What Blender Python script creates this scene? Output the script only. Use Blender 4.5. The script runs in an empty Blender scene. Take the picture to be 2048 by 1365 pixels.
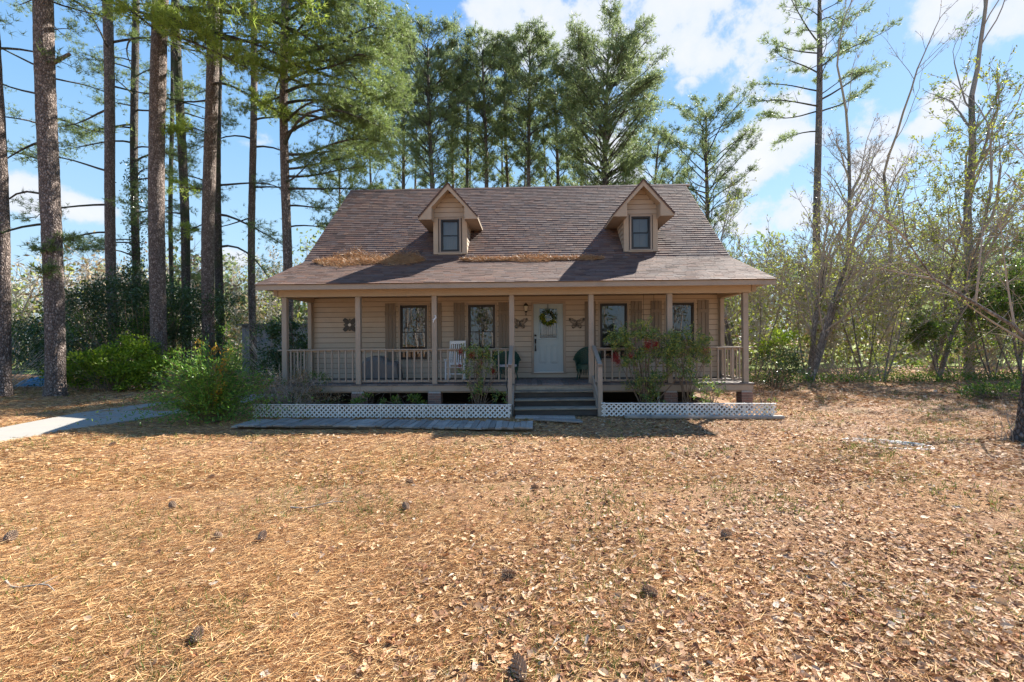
import bpy, math, random
import numpy as np
from mathutils import Vector, Matrix
R=math.radians; PI=math.pi
rng=np.random.default_rng(7); random.seed(7)
SC=bpy.context.scene; COL=SC.collection
# ---------------------------------------------------------------- camera
cam_d=bpy.data.cameras.new('camera'); cam=bpy.data.objects.new('camera',cam_d); COL.objects.link(cam)
cam_d.sensor_width=36; cam_d.lens=16.0; cam_d.clip_start=.1; cam_d.clip_end=2000
cam.location=(0,0,1.9)
cam.rotation_mode='QUATERNION'
cam.rotation_quaternion=(Matrix.Rotation(R(90),3,'X')@Matrix.Rotation(R(-.41),3,'Z')).to_quaternion()
SC.camera=cam
# ---------------------------------------------------------------- light
SUN_EL=R(40.5); SUN_AZ=R(45)      # azimuth measured from +Y towards +X
SKY_STR=.083; SUN_STR=4.5; EXPO=1.8
sun_dir=Vector((math.sin(SUN_AZ)*math.cos(SUN_EL),math.cos(SUN_AZ)*math.cos(SUN_EL),math.sin(SUN_EL)))
sd=bpy.data.lights.new('sun','SUN'); sd.energy=SUN_STR; sd.angle=R(.53); sd.color=(1,.95,.87)
so=bpy.data.objects.new('sun',sd); COL.objects.link(so); so.rotation_mode='QUATERNION'
so.rotation_quaternion=sun_dir.to_track_quat('Z','Y')
SC.view_settings.view_transform='Standard'; SC.view_settings.look='None'
SC.view_settings.exposure=EXPO; SC.view_settings.gamma=1; SC.view_settings.use_curve_mapping=False
W=bpy.data.worlds.new('World'); SC.world=W; W.use_nodes=True
def build_world():
    nt=W.node_tree; N=nt.nodes; L=nt.links; N.clear()
    out=N.new('ShaderNodeOutputWorld')
    sky=N.new('ShaderNodeTexSky'); sky.sky_type='NISHITA'; sky.sun_disc=False
    sky.sun_elevation=SUN_EL; sky.sun_rotation=SUN_AZ; sky.altitude=0; sky.air_density=1.0; sky.dust_density=.35; sky.ozone_density=1.6
    bg=N.new('ShaderNodeBackground'); bg.inputs[1].default_value=SKY_STR
    tc0=N.new('ShaderNodeTexCoord'); n0=N.new('ShaderNodeVectorMath'); n0.operation='NORMALIZE'; L.new(tc0.outputs['Generated'],n0.inputs[0]); s0=N.new('ShaderNodeSeparateXYZ'); L.new(n0.outputs[0],s0.inputs[0])
    r0=N.new('ShaderNodeValToRGB'); L.new(s0.outputs[2],r0.inputs[0]); e=r0.color_ramp.elements; e[0].position=0; e[0].color=(.56,.76,.92,1); e[1].position=1; e[1].color=(.08,.24,.68,1)
    for p_,c_ in((.2,(.44,.70,.93,1)),(.38,(.29,.57,.92,1)),(.62,(.15,.39,.86,1))):
        q_=e.new(p_); q_.color=c_
    sc=N.new('ShaderNodeVectorMath'); sc.operation='SCALE'; L.new(r0.outputs[0],sc.inputs[0]); sc.inputs['Scale'].default_value=3.8
    mx0=N.new('ShaderNodeMix'); mx0.data_type='RGBA'; mx0.inputs[0].default_value=.86; L.new(sky.outputs[0],mx0.inputs[6]); L.new(sc.outputs[0],mx0.inputs[7]); L.new(mx0.outputs[2],bg.inputs[0])
    cl=N.new('ShaderNodeBackground'); cl.inputs[1].default_value=.305
    tc=N.new('ShaderNodeTexCoord'); nrm=N.new('ShaderNodeVectorMath'); nrm.operation='NORMALIZE'; L.new(tc.outputs['Generated'],nrm.inputs[0])
    d=nrm.outputs[0]
    def math_(op,a,b=None,c=None,clamp=False):
        m=N.new('ShaderNodeMath'); m.operation=op; m.use_clamp=clamp
        for i,v in enumerate((a,b,c)):
            if v is None: continue
            if isinstance(v,(int,float)): m.inputs[i].default_value=v
            else: L.new(v,m.inputs[i])
        return m.outputs[0]
    # cloud coordinates on a flat layer overhead
    sep=N.new('ShaderNodeSeparateXYZ'); L.new(d,sep.inputs[0])
    zz=math_('MAXIMUM',math_('ADD',sep.outputs[2],.12),.02)
    cx=math_('DIVIDE',sep.outputs[0],zz); cy=math_('DIVIDE',sep.outputs[1],zz)
    cmb=N.new('ShaderNodeCombineXYZ'); L.new(cx,cmb.inputs[0]); L.new(cy,cmb.inputs[1])
    def noise(vec,sc,det,ro=.55):
        n=N.new('ShaderNodeTexNoise'); n.inputs['Scale'].default_value=sc; n.inputs['Detail'].default_value=det; n.inputs['Roughness'].default_value=ro
        L.new(vec,n.inputs['Vector']); return n.outputs['Fac']
    n_f=noise(d,7.5,9,.62); n_w=noise(cmb.outputs[0],1.15,7,.6)
    gen=math_('SUBTRACT',n_w,.72)      # scattered fair weather clouds everywhere
    gen=math_('MULTIPLY',gen,2.2)
    f=910.
    spots=[(1290,15,.23,1.5),(1440,45,.19,1.6),(1180,-20,.16,1.3),(1350,-120,.3,1.3),(1040,20,.10,1.2),(1070,45,.07,1.2),(1590,110,.06,1.3),
           (1590,215,.045,1.4),(1560,300,.095,1.7),(1480,360,.08,1.6),(1760,235,.06,1.3),(1740,340,.07,1.8),(1905,40,.06,1.4),(1895,205,.05,1.5),(1850,258,.03,1.4),(2040,40,.05,1.2),
           (1380,175,.035,1.5),(1540,440,.12,2.2),(500,270,.06,2.6),(40,390,.07,2.),(170,410,.05,2.),(1220,330,.10,1.6),(480,515,.06,2.6)]
    acc=gen
    for px,py,r,asp in spots:
        c=Vector(((px-1024)/f,1,(683-py)/f)).normalized()
        s=N.new('ShaderNodeVectorMath'); s.operation='SUBTRACT'; L.new(d,s.inputs[0]); s.inputs[1].default_value=c
        m=N.new('ShaderNodeVectorMath'); m.operation='MULTIPLY'; L.new(s.outputs[0],m.inputs[0]); m.inputs[1].default_value=(1,1,asp)
        ln=N.new('ShaderNodeVectorMath'); ln.operation='LENGTH'; L.new(m.outputs[0],ln.inputs[0])
        v=math_('SUBTRACT',1.0,math_('DIVIDE',ln.outputs['Value'],r*1.05))
        v=math_('MINIMUM',v,.55)
        acc=math_('MAXIMUM',acc,v)
    dens=math_('ADD',acc,math_('MULTIPLY',math_('SUBTRACT',n_f,.54),3.2))
    mr=N.new('ShaderNodeMapRange'); mr.interpolation_type='SMOOTHSTEP'; L.new(dens,mr.inputs[0]); mr.inputs[1].default_value=.0; mr.inputs[2].default_value=.42
    fac=math_('MULTIPLY',mr.outputs[0],.93)
    mr2=N.new('ShaderNodeMapRange'); L.new(dens,mr2.inputs[0]); mr2.inputs[1].default_value=.2; mr2.inputs[2].default_value=1.1
    cr=N.new('ShaderNodeValToRGB'); L.new(mr2.outputs[0],cr.inputs[0])
    cr.color_ramp.elements[0].color=(.80,.87,1,1); cr.color_ramp.elements[1].color=(.98,.97,.98,1)
    L.new(cr.outputs[0],cl.inputs[0])
    mix=N.new('ShaderNodeMixShader'); L.new(fac,mix.inputs[0]); L.new(bg.outputs[0],mix.inputs[1]); L.new(cl.outputs[0],mix.inputs[2])
    L.new(mix.outputs[0],out.inputs[0])
build_world()
# ---------------------------------------------------------------- helpers
def tag(o,label=None,cat=None,group=None,kind=None):
    if label: o['label']=label
    if cat: o['category']=cat
    if group: o['group']=group
    if kind: o['kind']=kind
    return o
def empty(name,loc=(0,0,0),rz=0,label=None,cat=None,group=None,parent=None):
    o=bpy.data.objects.new(name,None); COL.objects.link(o); o.location=loc; o.rotation_euler=(0,0,rz); o.empty_display_size=.2
    o.parent=parent
    return tag(o,label,cat,group)
def link(name,me,parent=None,loc=None,rot=None,scale=None):
    o=bpy.data.objects.new(name,me); COL.objects.link(o); o.parent=parent
    if loc is not None: o.location=loc
    if rot is not None: o.rotation_euler=rot
    if scale is not None: o.scale=scale
    return o
class B:
    def __init__(s): s.v=[]; s.q=[]; s.t=[]; s.n=0
    def add(s,v,q=None,t=None):
        v=np.asarray(v,float).reshape(-1,3); s.v.append(v)
        if q is not None and len(q): s.q.append(np.asarray(q,int).reshape(-1,4)+s.n)
        if t is not None and len(t): s.t.append(np.asarray(t,int).reshape(-1,3)+s.n)
        s.n+=len(v); return s
    def box(s,x0,x1,y0,y1,z0,z1,M=None):
        v=np.array([(x,y,z) for z in(z0,z1) for y in(y0,y1) for x in(x0,x1)],float)
        if M is not None: v=np.array([tuple(M@Vector(p)) for p in v])
        return s.add(v,[(0,2,3,1),(4,5,7,6),(0,1,5,4),(2,6,7,3),(0,4,6,2),(1,3,7,5)])
    def bbox(s,x0,x1,y0,y1,z0,z1,b=.006,M=None):   # chamfered box
        V=[];idx={}
        xs=(x0,x1);ys=(y0,y1);zs=(z0,z1)
        for i in(0,1):
            for j in(0,1):
                for k in(0,1):
                    for a in range(3):
                        p=[xs[i],ys[j],zs[k]]
                        for c in range(3):
                            if c!=a: p[c]+= b*(1 if (i,j,k)[c]==0 else -1)
                        idx[(i,j,k,a)]=len(V); V.append(p)
        q=[];t=[]
        def face(a,val):
            o=[c for c in range(3) if c!=a]; r=[]
            for u,w in((0,0),(1,0),(1,1),(0,1)):
                kk=[0,0,0]; kk[a]=val; kk[o[0]]=u; kk[o[1]]=w; r.append(idx[(kk[0],kk[1],kk[2],a)])
            sgn=1 if a!=1 else -1
            return r if (val==1)==(sgn==1) else r[::-1]
        for a in range(3):
            for val in(0,1): q.append(face(a,val))
        for a in range(3):
            o=[c for c in range(3) if c!=a]
            for u in(0,1):
                for w in(0,1):
                    k0=[0,0,0];k0[o[0]]=u;k0[o[1]]=w;k1=list(k0);k1[a]=1
                    q.append((idx[(*k0,o[0])],idx[(*k1,o[0])],idx[(*k1,o[1])],idx[(*k0,o[1])]))
        for i in(0,1):
            for j in(0,1):
                for k in(0,1): t.append([idx[(i,j,k,a)] for a in range(3)])
        v=np.array(V,float)
        if M is not None: v=np.array([tuple(M@Vector(p)) for p in v])
        s.fix=True
        return s.add(v,q,t)
    def tube(s,P,r,n=8,cap=True,jit=0):
        P=np.asarray(P,float); m=len(P); r=np.broadcast_to(np.asarray(r,float),(m,))
        T=np.gradient(P,axis=0); T/=np.linalg.norm(T,axis=1)[:,None]+1e-9
        ref=np.array([0,0,1.]) if abs(T[0,2])<.8 else np.array([1.,0,0])
        U=np.cross(T,ref); U/=np.linalg.norm(U,axis=1)[:,None]+1e-9; Vv=np.cross(T,U)
        a=np.arange(n)/n*2*PI
        rr=r[:,None]*(1+(rng.normal(0,jit,(m,n)) if jit else 0))
        v=P[:,None,:]+(U[:,None,:]*np.cos(a)[None,:,None]+Vv[:,None,:]*np.sin(a)[None,:,None])*rr[:,:,None] if not jit else P[:,None,:]+(U[:,None,:]*np.cos(a)[None,:,None]+Vv[:,None,:]*np.sin(a)[None,:,None])*rr[:,:,None]
        i=np.arange(m-1)[:,None]*n; j=np.arange(n)[None,:]; j2=(j+1)%n
        q=np.stack([i+j,i+j2,i+n+j2,i+n+j],-1).reshape(-1,4)
        s.add(v.reshape(-1,3),q)
        if cap:
            k=s.n-m*n
            for base in(0,(m-1)*n):
                c=len(P[0]); idx=[base+x for x in range(n)]
                for x in range(1,n-1): s.t.append(np.array([[idx[0],idx[x],idx[x+1]]])+k)
        return s
    def prism(s,poly,y0,y1,axis='y'):
        """poly: list of (a,b) convex or not; side walls plus fan caps. axis y: (x,z); axis x: (y,z)"""
        n=len(poly)
        def p(a,b,c): return (a,c,b) if axis=='y' else (c,a,b) if axis=='x' else (a,b,c)
        v=[p(a,b,y0) for a,b in poly]+[p(a,b,y1) for a,b in poly]
        q=[(i,(i+1)%n,n+(i+1)%n,n+i) for i in range(n)]
        from mathutils.geometry import tessellate_polygon
        tr=tessellate_polygon([[Vector((a,b,0)) for a,b in poly]])
        t=[tuple(x) for x in tr]+[tuple(n+k for k in reversed(x)) for x in tr]
        return s.add(v,q,t)
    def mesh(s,name,mat,smooth=False,recalc=False):
        me=bpy.data.meshes.new(name)
        V=np.concatenate(s.v) if s.v else np.zeros((0,3))
        Q=np.concatenate(s.q) if s.q else np.zeros((0,4),int); T=np.concatenate(s.t) if s.t else np.zeros((0,3),int)
        me.vertices.add(len(V)); me.vertices.foreach_set('co',V.astype(np.float32).ravel())
        nl=len(Q)*4+len(T)*3; me.loops.add(nl); me.loops.foreach_set('vertex_index',np.concatenate([Q.ravel(),T.ravel()]).astype(np.int32))
        me.polygons.add(len(Q)+len(T))
        st=np.concatenate([np.arange(len(Q))*4,len(Q)*4+np.arange(len(T))*3]).astype(np.int32)
        me.polygons.foreach_set('loop_start',st)
        me.polygons.foreach_set('use_smooth',np.full(len(Q)+len(T),bool(smooth)))
        me.update(calc_edges=True); me.validate()
        if mat:
            me.materials.append(mat)
        if recalc or getattr(s,'fix',False):
            import bmesh
            bm=bmesh.new(); bm.from_mesh(me); bmesh.ops.recalc_face_normals(bm,faces=bm.faces); bm.to_mesh(me); bm.free()
        return me
    def obj(s,name,mat,parent=None,smooth=False,loc=None,rot=None,recalc=False):
        return link(name,s.mesh(name,mat,smooth,recalc),parent,loc,rot)
def unit(n):
    v=rng.normal(size=(n,3)); return v/np.linalg.norm(v,axis=1)[:,None]
def norm(v): return v/(np.linalg.norm(v,axis=-1,keepdims=True)+1e-9)
def leaves(b,P,D,L,Wd,fold=.25):
    """rhombic folded leaves at P pointing along D"""
    n=len(P); P=np.asarray(P); D=norm(D); L=np.broadcast_to(L,(n,))[:,None]; Wd=np.broadcast_to(Wd,(n,))[:,None]
    S=norm(np.cross(D,unit(n))); Nn=np.cross(D,S)
    a=P; c=P+D*L; m=P+D*L*.45+Nn*Wd*fold
    l=m+S*Wd*.5-Nn*Wd*fold*1.2; r=m-S*Wd*.5-Nn*Wd*fold*1.2
    v=np.stack([a,l,c,r],1).reshape(-1,3); i=np.arange(n)*4
    t=np.concatenate([np.stack([i,i+1,i+2],1),np.stack([i,i+2,i+3],1)])
    b.add(v,None,t)
def needles(b,P,D,L,Wd,bend=0):
    n=len(P); D=norm(D); L=np.broadcast_to(L,(n,))[:,None]; Wd=np.broadcast_to(Wd,(n,))[:,None]
    S=norm(np.cross(D,unit(n)))*Wd*.5
    v=np.stack([P-S,P+S,P+D*L],1).reshape(-1,3); i=np.arange(n)*3
    b.add(v,None,np.stack([i,i+1,i+2],1))
def twigs(b,A,E,ra,rb):
    """many straight three-sided tapered sticks"""
    n=len(A); D=norm(E-A); S=norm(np.cross(D,unit(n))); U=np.cross(D,S)
    ra=np.broadcast_to(ra,(n,))[:,None]; rb=np.broadcast_to(rb,(n,))[:,None]
    vs=[]
    for P,r in((A,ra),(E,rb)):
        for k in range(3):
            a=k*2*PI/3; vs.append(P+(S*math.cos(a)+U*math.sin(a))*r)
    v=np.stack(vs,1).reshape(-1,3); i=np.arange(n)*6
    q=[]
    for k in range(3): q.append(np.stack([i+k,i+(k+1)%3,i+3+(k+1)%3,i+3+k],1))
    b.add(v,np.concatenate(q))
# ---------------------------------------------------------------- materials
def newmat(name):
    m=bpy.data.materials.new(name); m.use_nodes=True; nt=m.node_tree
    return m,nt,nt.nodes,nt.links,nt.nodes['Principled BSDF']
def ramp(N,cols):
    r=N.new('ShaderNodeValToRGB'); e=r.color_ramp.elements
    n=len(cols)
    if isinstance(cols[0][0],(int,float)) and len(cols[0])==3: cols=[(i/(n-1) if n>1 else 0,c) for i,c in enumerate(cols)]
    while len(e)<n: e.new(.5)
    for i,(p,c) in enumerate(cols): e[i].position=p; e[i].color=(*c,1)
    return r
def noise(N,L,vec,sc,det=4,ro=.55,out='Fac',scale=None,rot=None):
    if scale is not None or rot is not None:
        mp=N.new('ShaderNodeMapping'); L.new(vec,mp.inputs[0])
        if scale is not None: mp.inputs['Scale'].default_value=scale
        if rot is not None: mp.inputs['Rotation'].default_value=rot
        vec=mp.outputs[0]
    n=N.new('ShaderNodeTexNoise'); L.new(vec,n.inputs['Vector']); n.inputs['Scale'].default_value=sc; n.inputs['Detail'].default_value=det; n.inputs['Roughness'].default_value=ro
    return n.outputs[out]
def mixc(N,L,fac,a,b,mode='MIX'):
    m=N.new('ShaderNodeMix'); m.data_type='RGBA'; m.blend_type=mode
    for sock,v in((m.inputs[0],fac),(m.inputs[6],a),(m.inputs[7],b)):
        if isinstance(v,(int,float)): sock.default_value=v
        elif isinstance(v,tuple): sock.default_value=(*v,1) if len(v)==3 else v
        else: L.new(v,sock)
    return m.outputs[2]
def bump(N,L,h,P,strength=.4,dist=.01):
    b=N.new('ShaderNodeBump'); b.inputs['Strength'].default_value=strength; b.inputs['Distance'].default_value=dist
    L.new(h,b.inputs['Height']); L.new(b.outputs[0],P.inputs['Normal'])
def painted(name,col,var=.12,grain=(1,1,1),gs=30,rough=.6,dirt=None,dirt_amt=.35,bs=.15,bd=.0008,obj_var=.1):
    m,nt,N,L,P=newmat(name)
    geo=N.new('ShaderNodeNewGeometry'); tc=geo.outputs['Position']
    n1=noise(N,L,tc,gs*.4,5,.6,scale=grain)
    n2=noise(N,L,geo.outputs['Position'],1.7,6,.65)
    lo=tuple(c*(1-var) for c in col); hi=tuple(min(1,c*(1+var)) for c in col)
    c=mixc(N,L,n1,lo,hi)
    oi=N.new('ShaderNodeObjectInfo')
    mr=N.new('ShaderNodeMapRange'); L.new(oi.outputs['Random'],mr.inputs[0]); mr.inputs[3].default_value=1-obj_var; mr.inputs[4].default_value=1+obj_var
    cb=N.new('ShaderNodeCombineXYZ'); [L.new(mr.outputs[0],cb.inputs[i]) for i in range(3)]
    c=mixc(N,L,1.0,c,cb.outputs[0],'MULTIPLY')
    if dirt:
        rr=ramp(N,[(.5,(0,0,0)),(.72,(1,1,1))]); L.new(n2,rr.inputs[0])
        mm=N.new('ShaderNodeMath'); mm.operation='MULTIPLY'; L.new(rr.outputs[0],mm.inputs[0]); mm.inputs[1].default_value=dirt_amt
        c=mixc(N,L,mm.outputs[0],c,dirt)
    L.new(c,P.inputs['Base Color']); P.inputs['Roughness'].default_value=rough
    bump(N,L,n1,P,bs,bd)
    return m
def leafmat(name,cols,rand='island',rough=.5,trans=.35,spec=.4):
    m,nt,N,L,P=newmat(name)
    g=N.new('ShaderNodeNewGeometry') if rand=='island' else N.new('ShaderNodeObjectInfo')
    r=ramp(N,cols); L.new(g.outputs['Random Per Island' if rand=='island' else 'Random'],r.inputs[0])
    gg=N.new('ShaderNodeNewGeometry')
    n=noise(N,L,gg.outputs['Position'],.9,3)
    c=mixc(N,L,.75,r.outputs[0],mixc(N,L,n,(.45,.45,.45),(1.35,1.35,1.2)),'MULTIPLY')
    L.new(c,P.inputs['Base Color']); P.inputs['Roughness'].default_value=rough
    P.inputs['Specular IOR Level'].default_value=spec
    if trans:
        t=N.new('ShaderNodeBsdfTranslucent'); L.new(c,t.inputs[0]); mx=N.new('ShaderNodeMixShader'); mx.inputs[0].default_value=trans
        L.new(P.outputs[0],mx.inputs[1]); L.new(t.outputs[0],mx.inputs[2]); L.new(mx.outputs[0],nt.nodes['Material Output'].inputs[0])
    return m
def bark(name,lo,mid,hi,sc=19,stretch=.5,bd=.045,moss=None):
    m,nt,N,L,P=newmat(name)
    tc=N.new('ShaderNodeTexCoord').outputs['Object']
    nv=noise(N,L,tc,7,4,out='Color')
    add=mixc(N,L,.10,tc,nv)
    mp=N.new('ShaderNodeMapping'); mp.inputs['Scale'].default_value=(1,1,stretch); L.new(add,mp.inputs[0])
    v=N.new('ShaderNodeTexVoronoi'); v.feature='DISTANCE_TO_EDGE'; v.inputs['Scale'].default_value=sc; L.new(mp.outputs[0],v.inputs['Vector'])
    v2=N.new('ShaderNodeTexVoronoi'); v2.inputs['Scale'].default_value=sc; L.new(mp.outputs[0],v2.inputs['Vector'])
    n2=noise(N,L,tc,22,5,.65,scale=(1,1,.4))
    rr=ramp(N,[(0,(0,0,0)),(.10,(.6,.6,.6)),(.3,(1,1,1))]); L.new(v.outputs[0],rr.inputs[0])
    cc=ramp(N,[lo,mid,hi]); L.new(n2,cc.inputs[0])
    sx=N.new('ShaderNodeSeparateColor'); L.new(v2.outputs['Color'],sx.inputs[0]); c2=mixc(N,L,.55,cc.outputs[0],sx.outputs[0],'SOFT_LIGHT')
    hsv=N.new('ShaderNodeHueSaturation'); hsv.inputs['Saturation'].default_value=.75; L.new(c2,hsv.inputs['Color'])
    c=mixc(N,L,rr.outputs[0],tuple(x*.75 for x in lo),hsv.outputs[0])
    if moss:
        nm=noise(N,L,tc,1.3,5); r2=ramp(N,[(.48,(0,0,0)),(.62,(.8,.8,.8))]); L.new(nm,r2.inputs[0]); c=mixc(N,L,r2.outputs[0],c,moss)
    L.new(c,P.inputs['Base Color']); P.inputs['Roughness'].default_value=.9
    hh=N.new('ShaderNodeMath'); hh.operation='MULTIPLY_ADD'; L.new(n2,hh.inputs[0]); hh.inputs[1].default_value=.35; L.new(rr.outputs[0],hh.inputs[2])
    bump(N,L,hh.outputs[0],P,.9,bd)
    return m
M={}
M['siding']=painted('siding paint',(.43,.352,.268),.06,(1,20,20),9,.65,(.30,.22,.14),.25,obj_var=.05)
M['trim']=painted('trim paint',(.325,.262,.20),.08,(8,8,1),14,.6,(.16,.12,.08),.35,obj_var=.05)
M['beam']=painted('bounce-tinted beam paint',(.40,.31,.215),.06,(1,8,8),10,.6,(.26,.19,.11),.3,obj_var=.04)  # tan paint; its orange cast puts ground-bounce light into the colour
M['shutter']=painted('shutter stain',(.19,.152,.115),.2,(12,12,1),12,.75,obj_var=.15)
M['deck']=painted('deck wood',(.17,.145,.13),.35,(10,1,10),12,.85,(.07,.055,.045),.6,obj_var=.3)
M['oldwood']=painted('weathered grey boards',(.29,.255,.215),.45,(12,1,12),10,.9,(.08,.075,.07),.6,obj_var=.3,bs=.6,bd=.004)
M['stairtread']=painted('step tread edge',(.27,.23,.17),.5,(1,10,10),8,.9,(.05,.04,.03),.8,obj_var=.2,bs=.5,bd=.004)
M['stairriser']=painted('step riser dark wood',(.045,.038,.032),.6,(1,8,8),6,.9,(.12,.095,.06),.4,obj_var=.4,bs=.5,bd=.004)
M['white']=painted('white lattice',(.70,.68,.63),.08,(4,4,4),12,.55,(.40,.37,.30),.5,obj_var=.05)
M['whitechair']=painted('white chair paint',(.78,.78,.78),.03,(4,4,4),12,.4,obj_var=.02)
M['green']=painted('dark green wicker',(.010,.048,.030),.5,(1,1,1),60,.45,bs=.8,bd=.01)
M['cushion']=painted('pale cushion',(.45,.45,.48),.1,(1,1,1),20,.9)
M['black']=painted('black metal',(.012,.011,.010),.3,(1,1,1),30,.45)
M['bronze']=painted('aged metal',(.07,.06,.045),.5,(1,1,1),50,.5)
M['door']=painted('door paint pale blue',(.33,.41,.43),.04,(1,1,1),12,.45,obj_var=0)
M['frame']=painted('window frame dark bronze',(.018,.014,.012),.2,(1,1,1),30,.4)
M['cover']=painted('grey vinyl grill cover',(.17,.165,.16),.12,(1,1,1),5,.6,bs=.6,bd=.02)
M['mortar']=painted('mortar',(.38,.35,.32),.2,(1,1,1),40,.95)
M['concrete']=painted('concrete path',(.285,.268,.235),.12,(1,1,1),5,.9,(.34,.27,.19),.5,bs=.4,bd=.006)
M['curtain']=painted('curtain',(.33,.33,.32),.1,(1,1,1),5,.9)
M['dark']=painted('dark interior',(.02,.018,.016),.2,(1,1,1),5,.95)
M['crawl']=painted('near-black crawl space',(.03,.022,.016),.4,(1,1,1),5,.95)
M['mat']=painted('door mat',(.19,.15,.14),.4,(1,1,1),60,.95)
M['hose']=painted('white hose',(.45,.44,.42),.05,(1,1,1),20,.4)
M['shed']=painted('grey shed wall',(.30,.31,.33),.1,(1,1,12),4,.8)
M['tarp']=painted('blue tarpaulin',(.07,.20,.33),.2,(1,1,1),5,.5)
M['lens']=painted('lantern glass',(.75,.66,.5),.05,(1,1,1),5,.25)
M['berry']=leafmat('red berries',[(.20,.010,.008),(.32,.022,.014)],trans=0,rough=.35)
M['stem']=painted('cane stems',(.19,.13,.085),.3,(4,4,1),20,.8)
M['twig']=painted('bare twigs',(.32,.27,.215),.3,(1,1,1),6,.9)
M['greytwig']=painted('grey twigs',(.42,.375,.32),.3,(1,1,1),6,.9)
M['bark']=bark('pine bark',(.10,.065,.048),(.27,.19,.15),(.48,.39,.34))
M['barkdark']=bark('dark pine bark',(.05,.036,.028),(.13,.10,.08),(.24,.20,.17),19,.5,.045,moss=(.05,.07,.025))
M['barkleaf']=bark('smooth grey bark',(.13,.105,.085),(.24,.205,.17),(.36,.32,.28),14,.3,.015)
M['needle']=leafmat('pine needles',[(.09,.14,.04),(.18,.25,.07),(.30,.37,.12),(.20,.27,.12)],trans=.5,rough=.45)
M['needlefar']=leafmat('far pine needles',[(.12,.17,.075),(.20,.27,.11),(.33,.39,.17),(.24,.29,.14)],trans=.5,rough=.5)
M['needlebright']=leafmat('pine needles with painted brightness',[(.18,.26,.04),(.32,.42,.07),(.45,.52,.11),(.25,.34,.09)],trans=.55,rough=.45)  # lighter needle copy, brightness of lit foliage put into the colour
M['leafbright']=leafmat('bright green leaves',[(.13,.22,.012),(.23,.35,.02),(.34,.44,.04),(.06,.13,.012)],trans=.45)
M['leafdark']=leafmat('dark evergreen leaves',[(.025,.06,.018),(.05,.105,.03),(.08,.15,.045),(.035,.08,.03)],trans=.2,rough=.3,spec=.6)
M['leafmid']=leafmat('mid green leaves',[(.05,.11,.018),(.09,.18,.03),(.16,.26,.04),(.26,.33,.05)],trans=.4,rough=.4)
M['leafspring']=leafmat('spring leaves',[(.16,.21,.03),(.27,.32,.045),(.36,.38,.08),(.20,.20,.07)],trans=.5)
M['leafforsythia']=leafmat('shrub leaves',[(.06,.17,.03),(.11,.27,.035),(.20,.37,.045),(.30,.42,.06),(.08,.21,.055)],trans=.4,rough=.4)
M['leaforange']=leafmat('orange sprigs',[(.35,.15,.01),(.45,.25,.02),(.30,.30,.03)],trans=.3)
M['leafnandina']=leafmat('nandina leaves',[(.06,.15,.045),(.11,.23,.06),(.24,.34,.08),(.50,.46,.09),(.13,.25,.11)],trans=.4,rough=.3,spec=.6)
M['leafdry']=leafmat('dry leaves',[(.17,.10,.055),(.30,.20,.11),(.42,.31,.17),(.22,.21,.09)],trans=.3)
M['grass']=leafmat('grass',[(.06,.11,.02),(.12,.18,.03),(.20,.24,.05)],trans=.3)
M['cone']=painted('pine cone scales',(.34,.23,.15),.4,(1,1,1),40,.8)
M['litter']=leafmat('fallen leaves',[(0,(.13,.055,.028)),(.15,(.27,.13,.07)),(.35,(.44,.25,.14)),(.55,(.58,.38,.24)),(.75,(.64,.47,.33)),(.84,(.36,.15,.065)),(.92,(.15,.055,.03)),(1,(.62,.52,.43))],trans=.15,rough=.75,spec=.25)
M['straw']=leafmat('pine straw',[(0,(.18,.075,.033)),(.22,(.39,.19,.08)),(.5,(.60,.345,.155)),(.8,(.70,.46,.24)),(.93,(.74,.53,.30)),(1,(.24,.12,.06))],trans=.08,rough=.75,spec=.2)
M['roofstraw']=leafmat('roof pine straw',[(.28,.135,.065),(.48,.27,.135),(.60,.38,.20)],trans=.1,rough=.5)
def brick_mat():
    m,nt,N,L,P=newmat('brick'); oi=N.new('ShaderNodeObjectInfo')
    r=ramp(N,[(.22,.075,.05),(.32,.13,.09),(.24,.13,.10),(.15,.07,.06)]); L.new(oi.outputs['Random'],r.inputs[0])
    n=noise(N,L,N.new('ShaderNodeTexCoord').outputs['Object'],8,5)
    L.new(mixc(N,L,n,r.outputs[0],(.22,.17,.14)),P.inputs['Base Color']); P.inputs['Roughness'].default_value=.9; bump(N,L,n,P,.5,.01); return m
M['brick']=brick_mat()
def shingle_mat(name,island):
    m,nt,N,L,P=newmat(name)
    g=N.new('ShaderNodeNewGeometry'); s=g.outputs['Random Per Island'] if island else N.new('ShaderNodeObjectInfo').outputs['Random']
    r=ramp(N,[(0,(.07,.040,.030)),(.2,(.108,.060,.044)),(.4,(.155,.080,.054)),(.55,(.100,.066,.055)),(.7,(.15,.092,.068)),(.85,(.125,.088,.076)),(.95,(.185,.104,.066)),(1,(.06,.037,.030))]); L.new(s,r.inputs[0])
    n=noise(N,L,g.outputs['Position'],60,4); n2=noise(N,L,g.outputs['Position'],.8,5)
    c=mixc(N,L,1.0,r.outputs[0],mixc(N,L,n,(.7,.7,.7),(1.35,1.35,1.35)),'MULTIPLY')
    c=mixc(N,L,1.0,c,mixc(N,L,n2,(.85,.85,.85),(1.2,1.17,1.15)),'MULTIPLY')
    L.new(c,P.inputs['Base Color']); P.inputs['Roughness'].default_value=.85; bump(N,L,n,P,.4,.0006); return m
M['shingle']=shingle_mat('shingle single',False); M['shinglef']=shingle_mat('shingle field',True)
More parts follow.
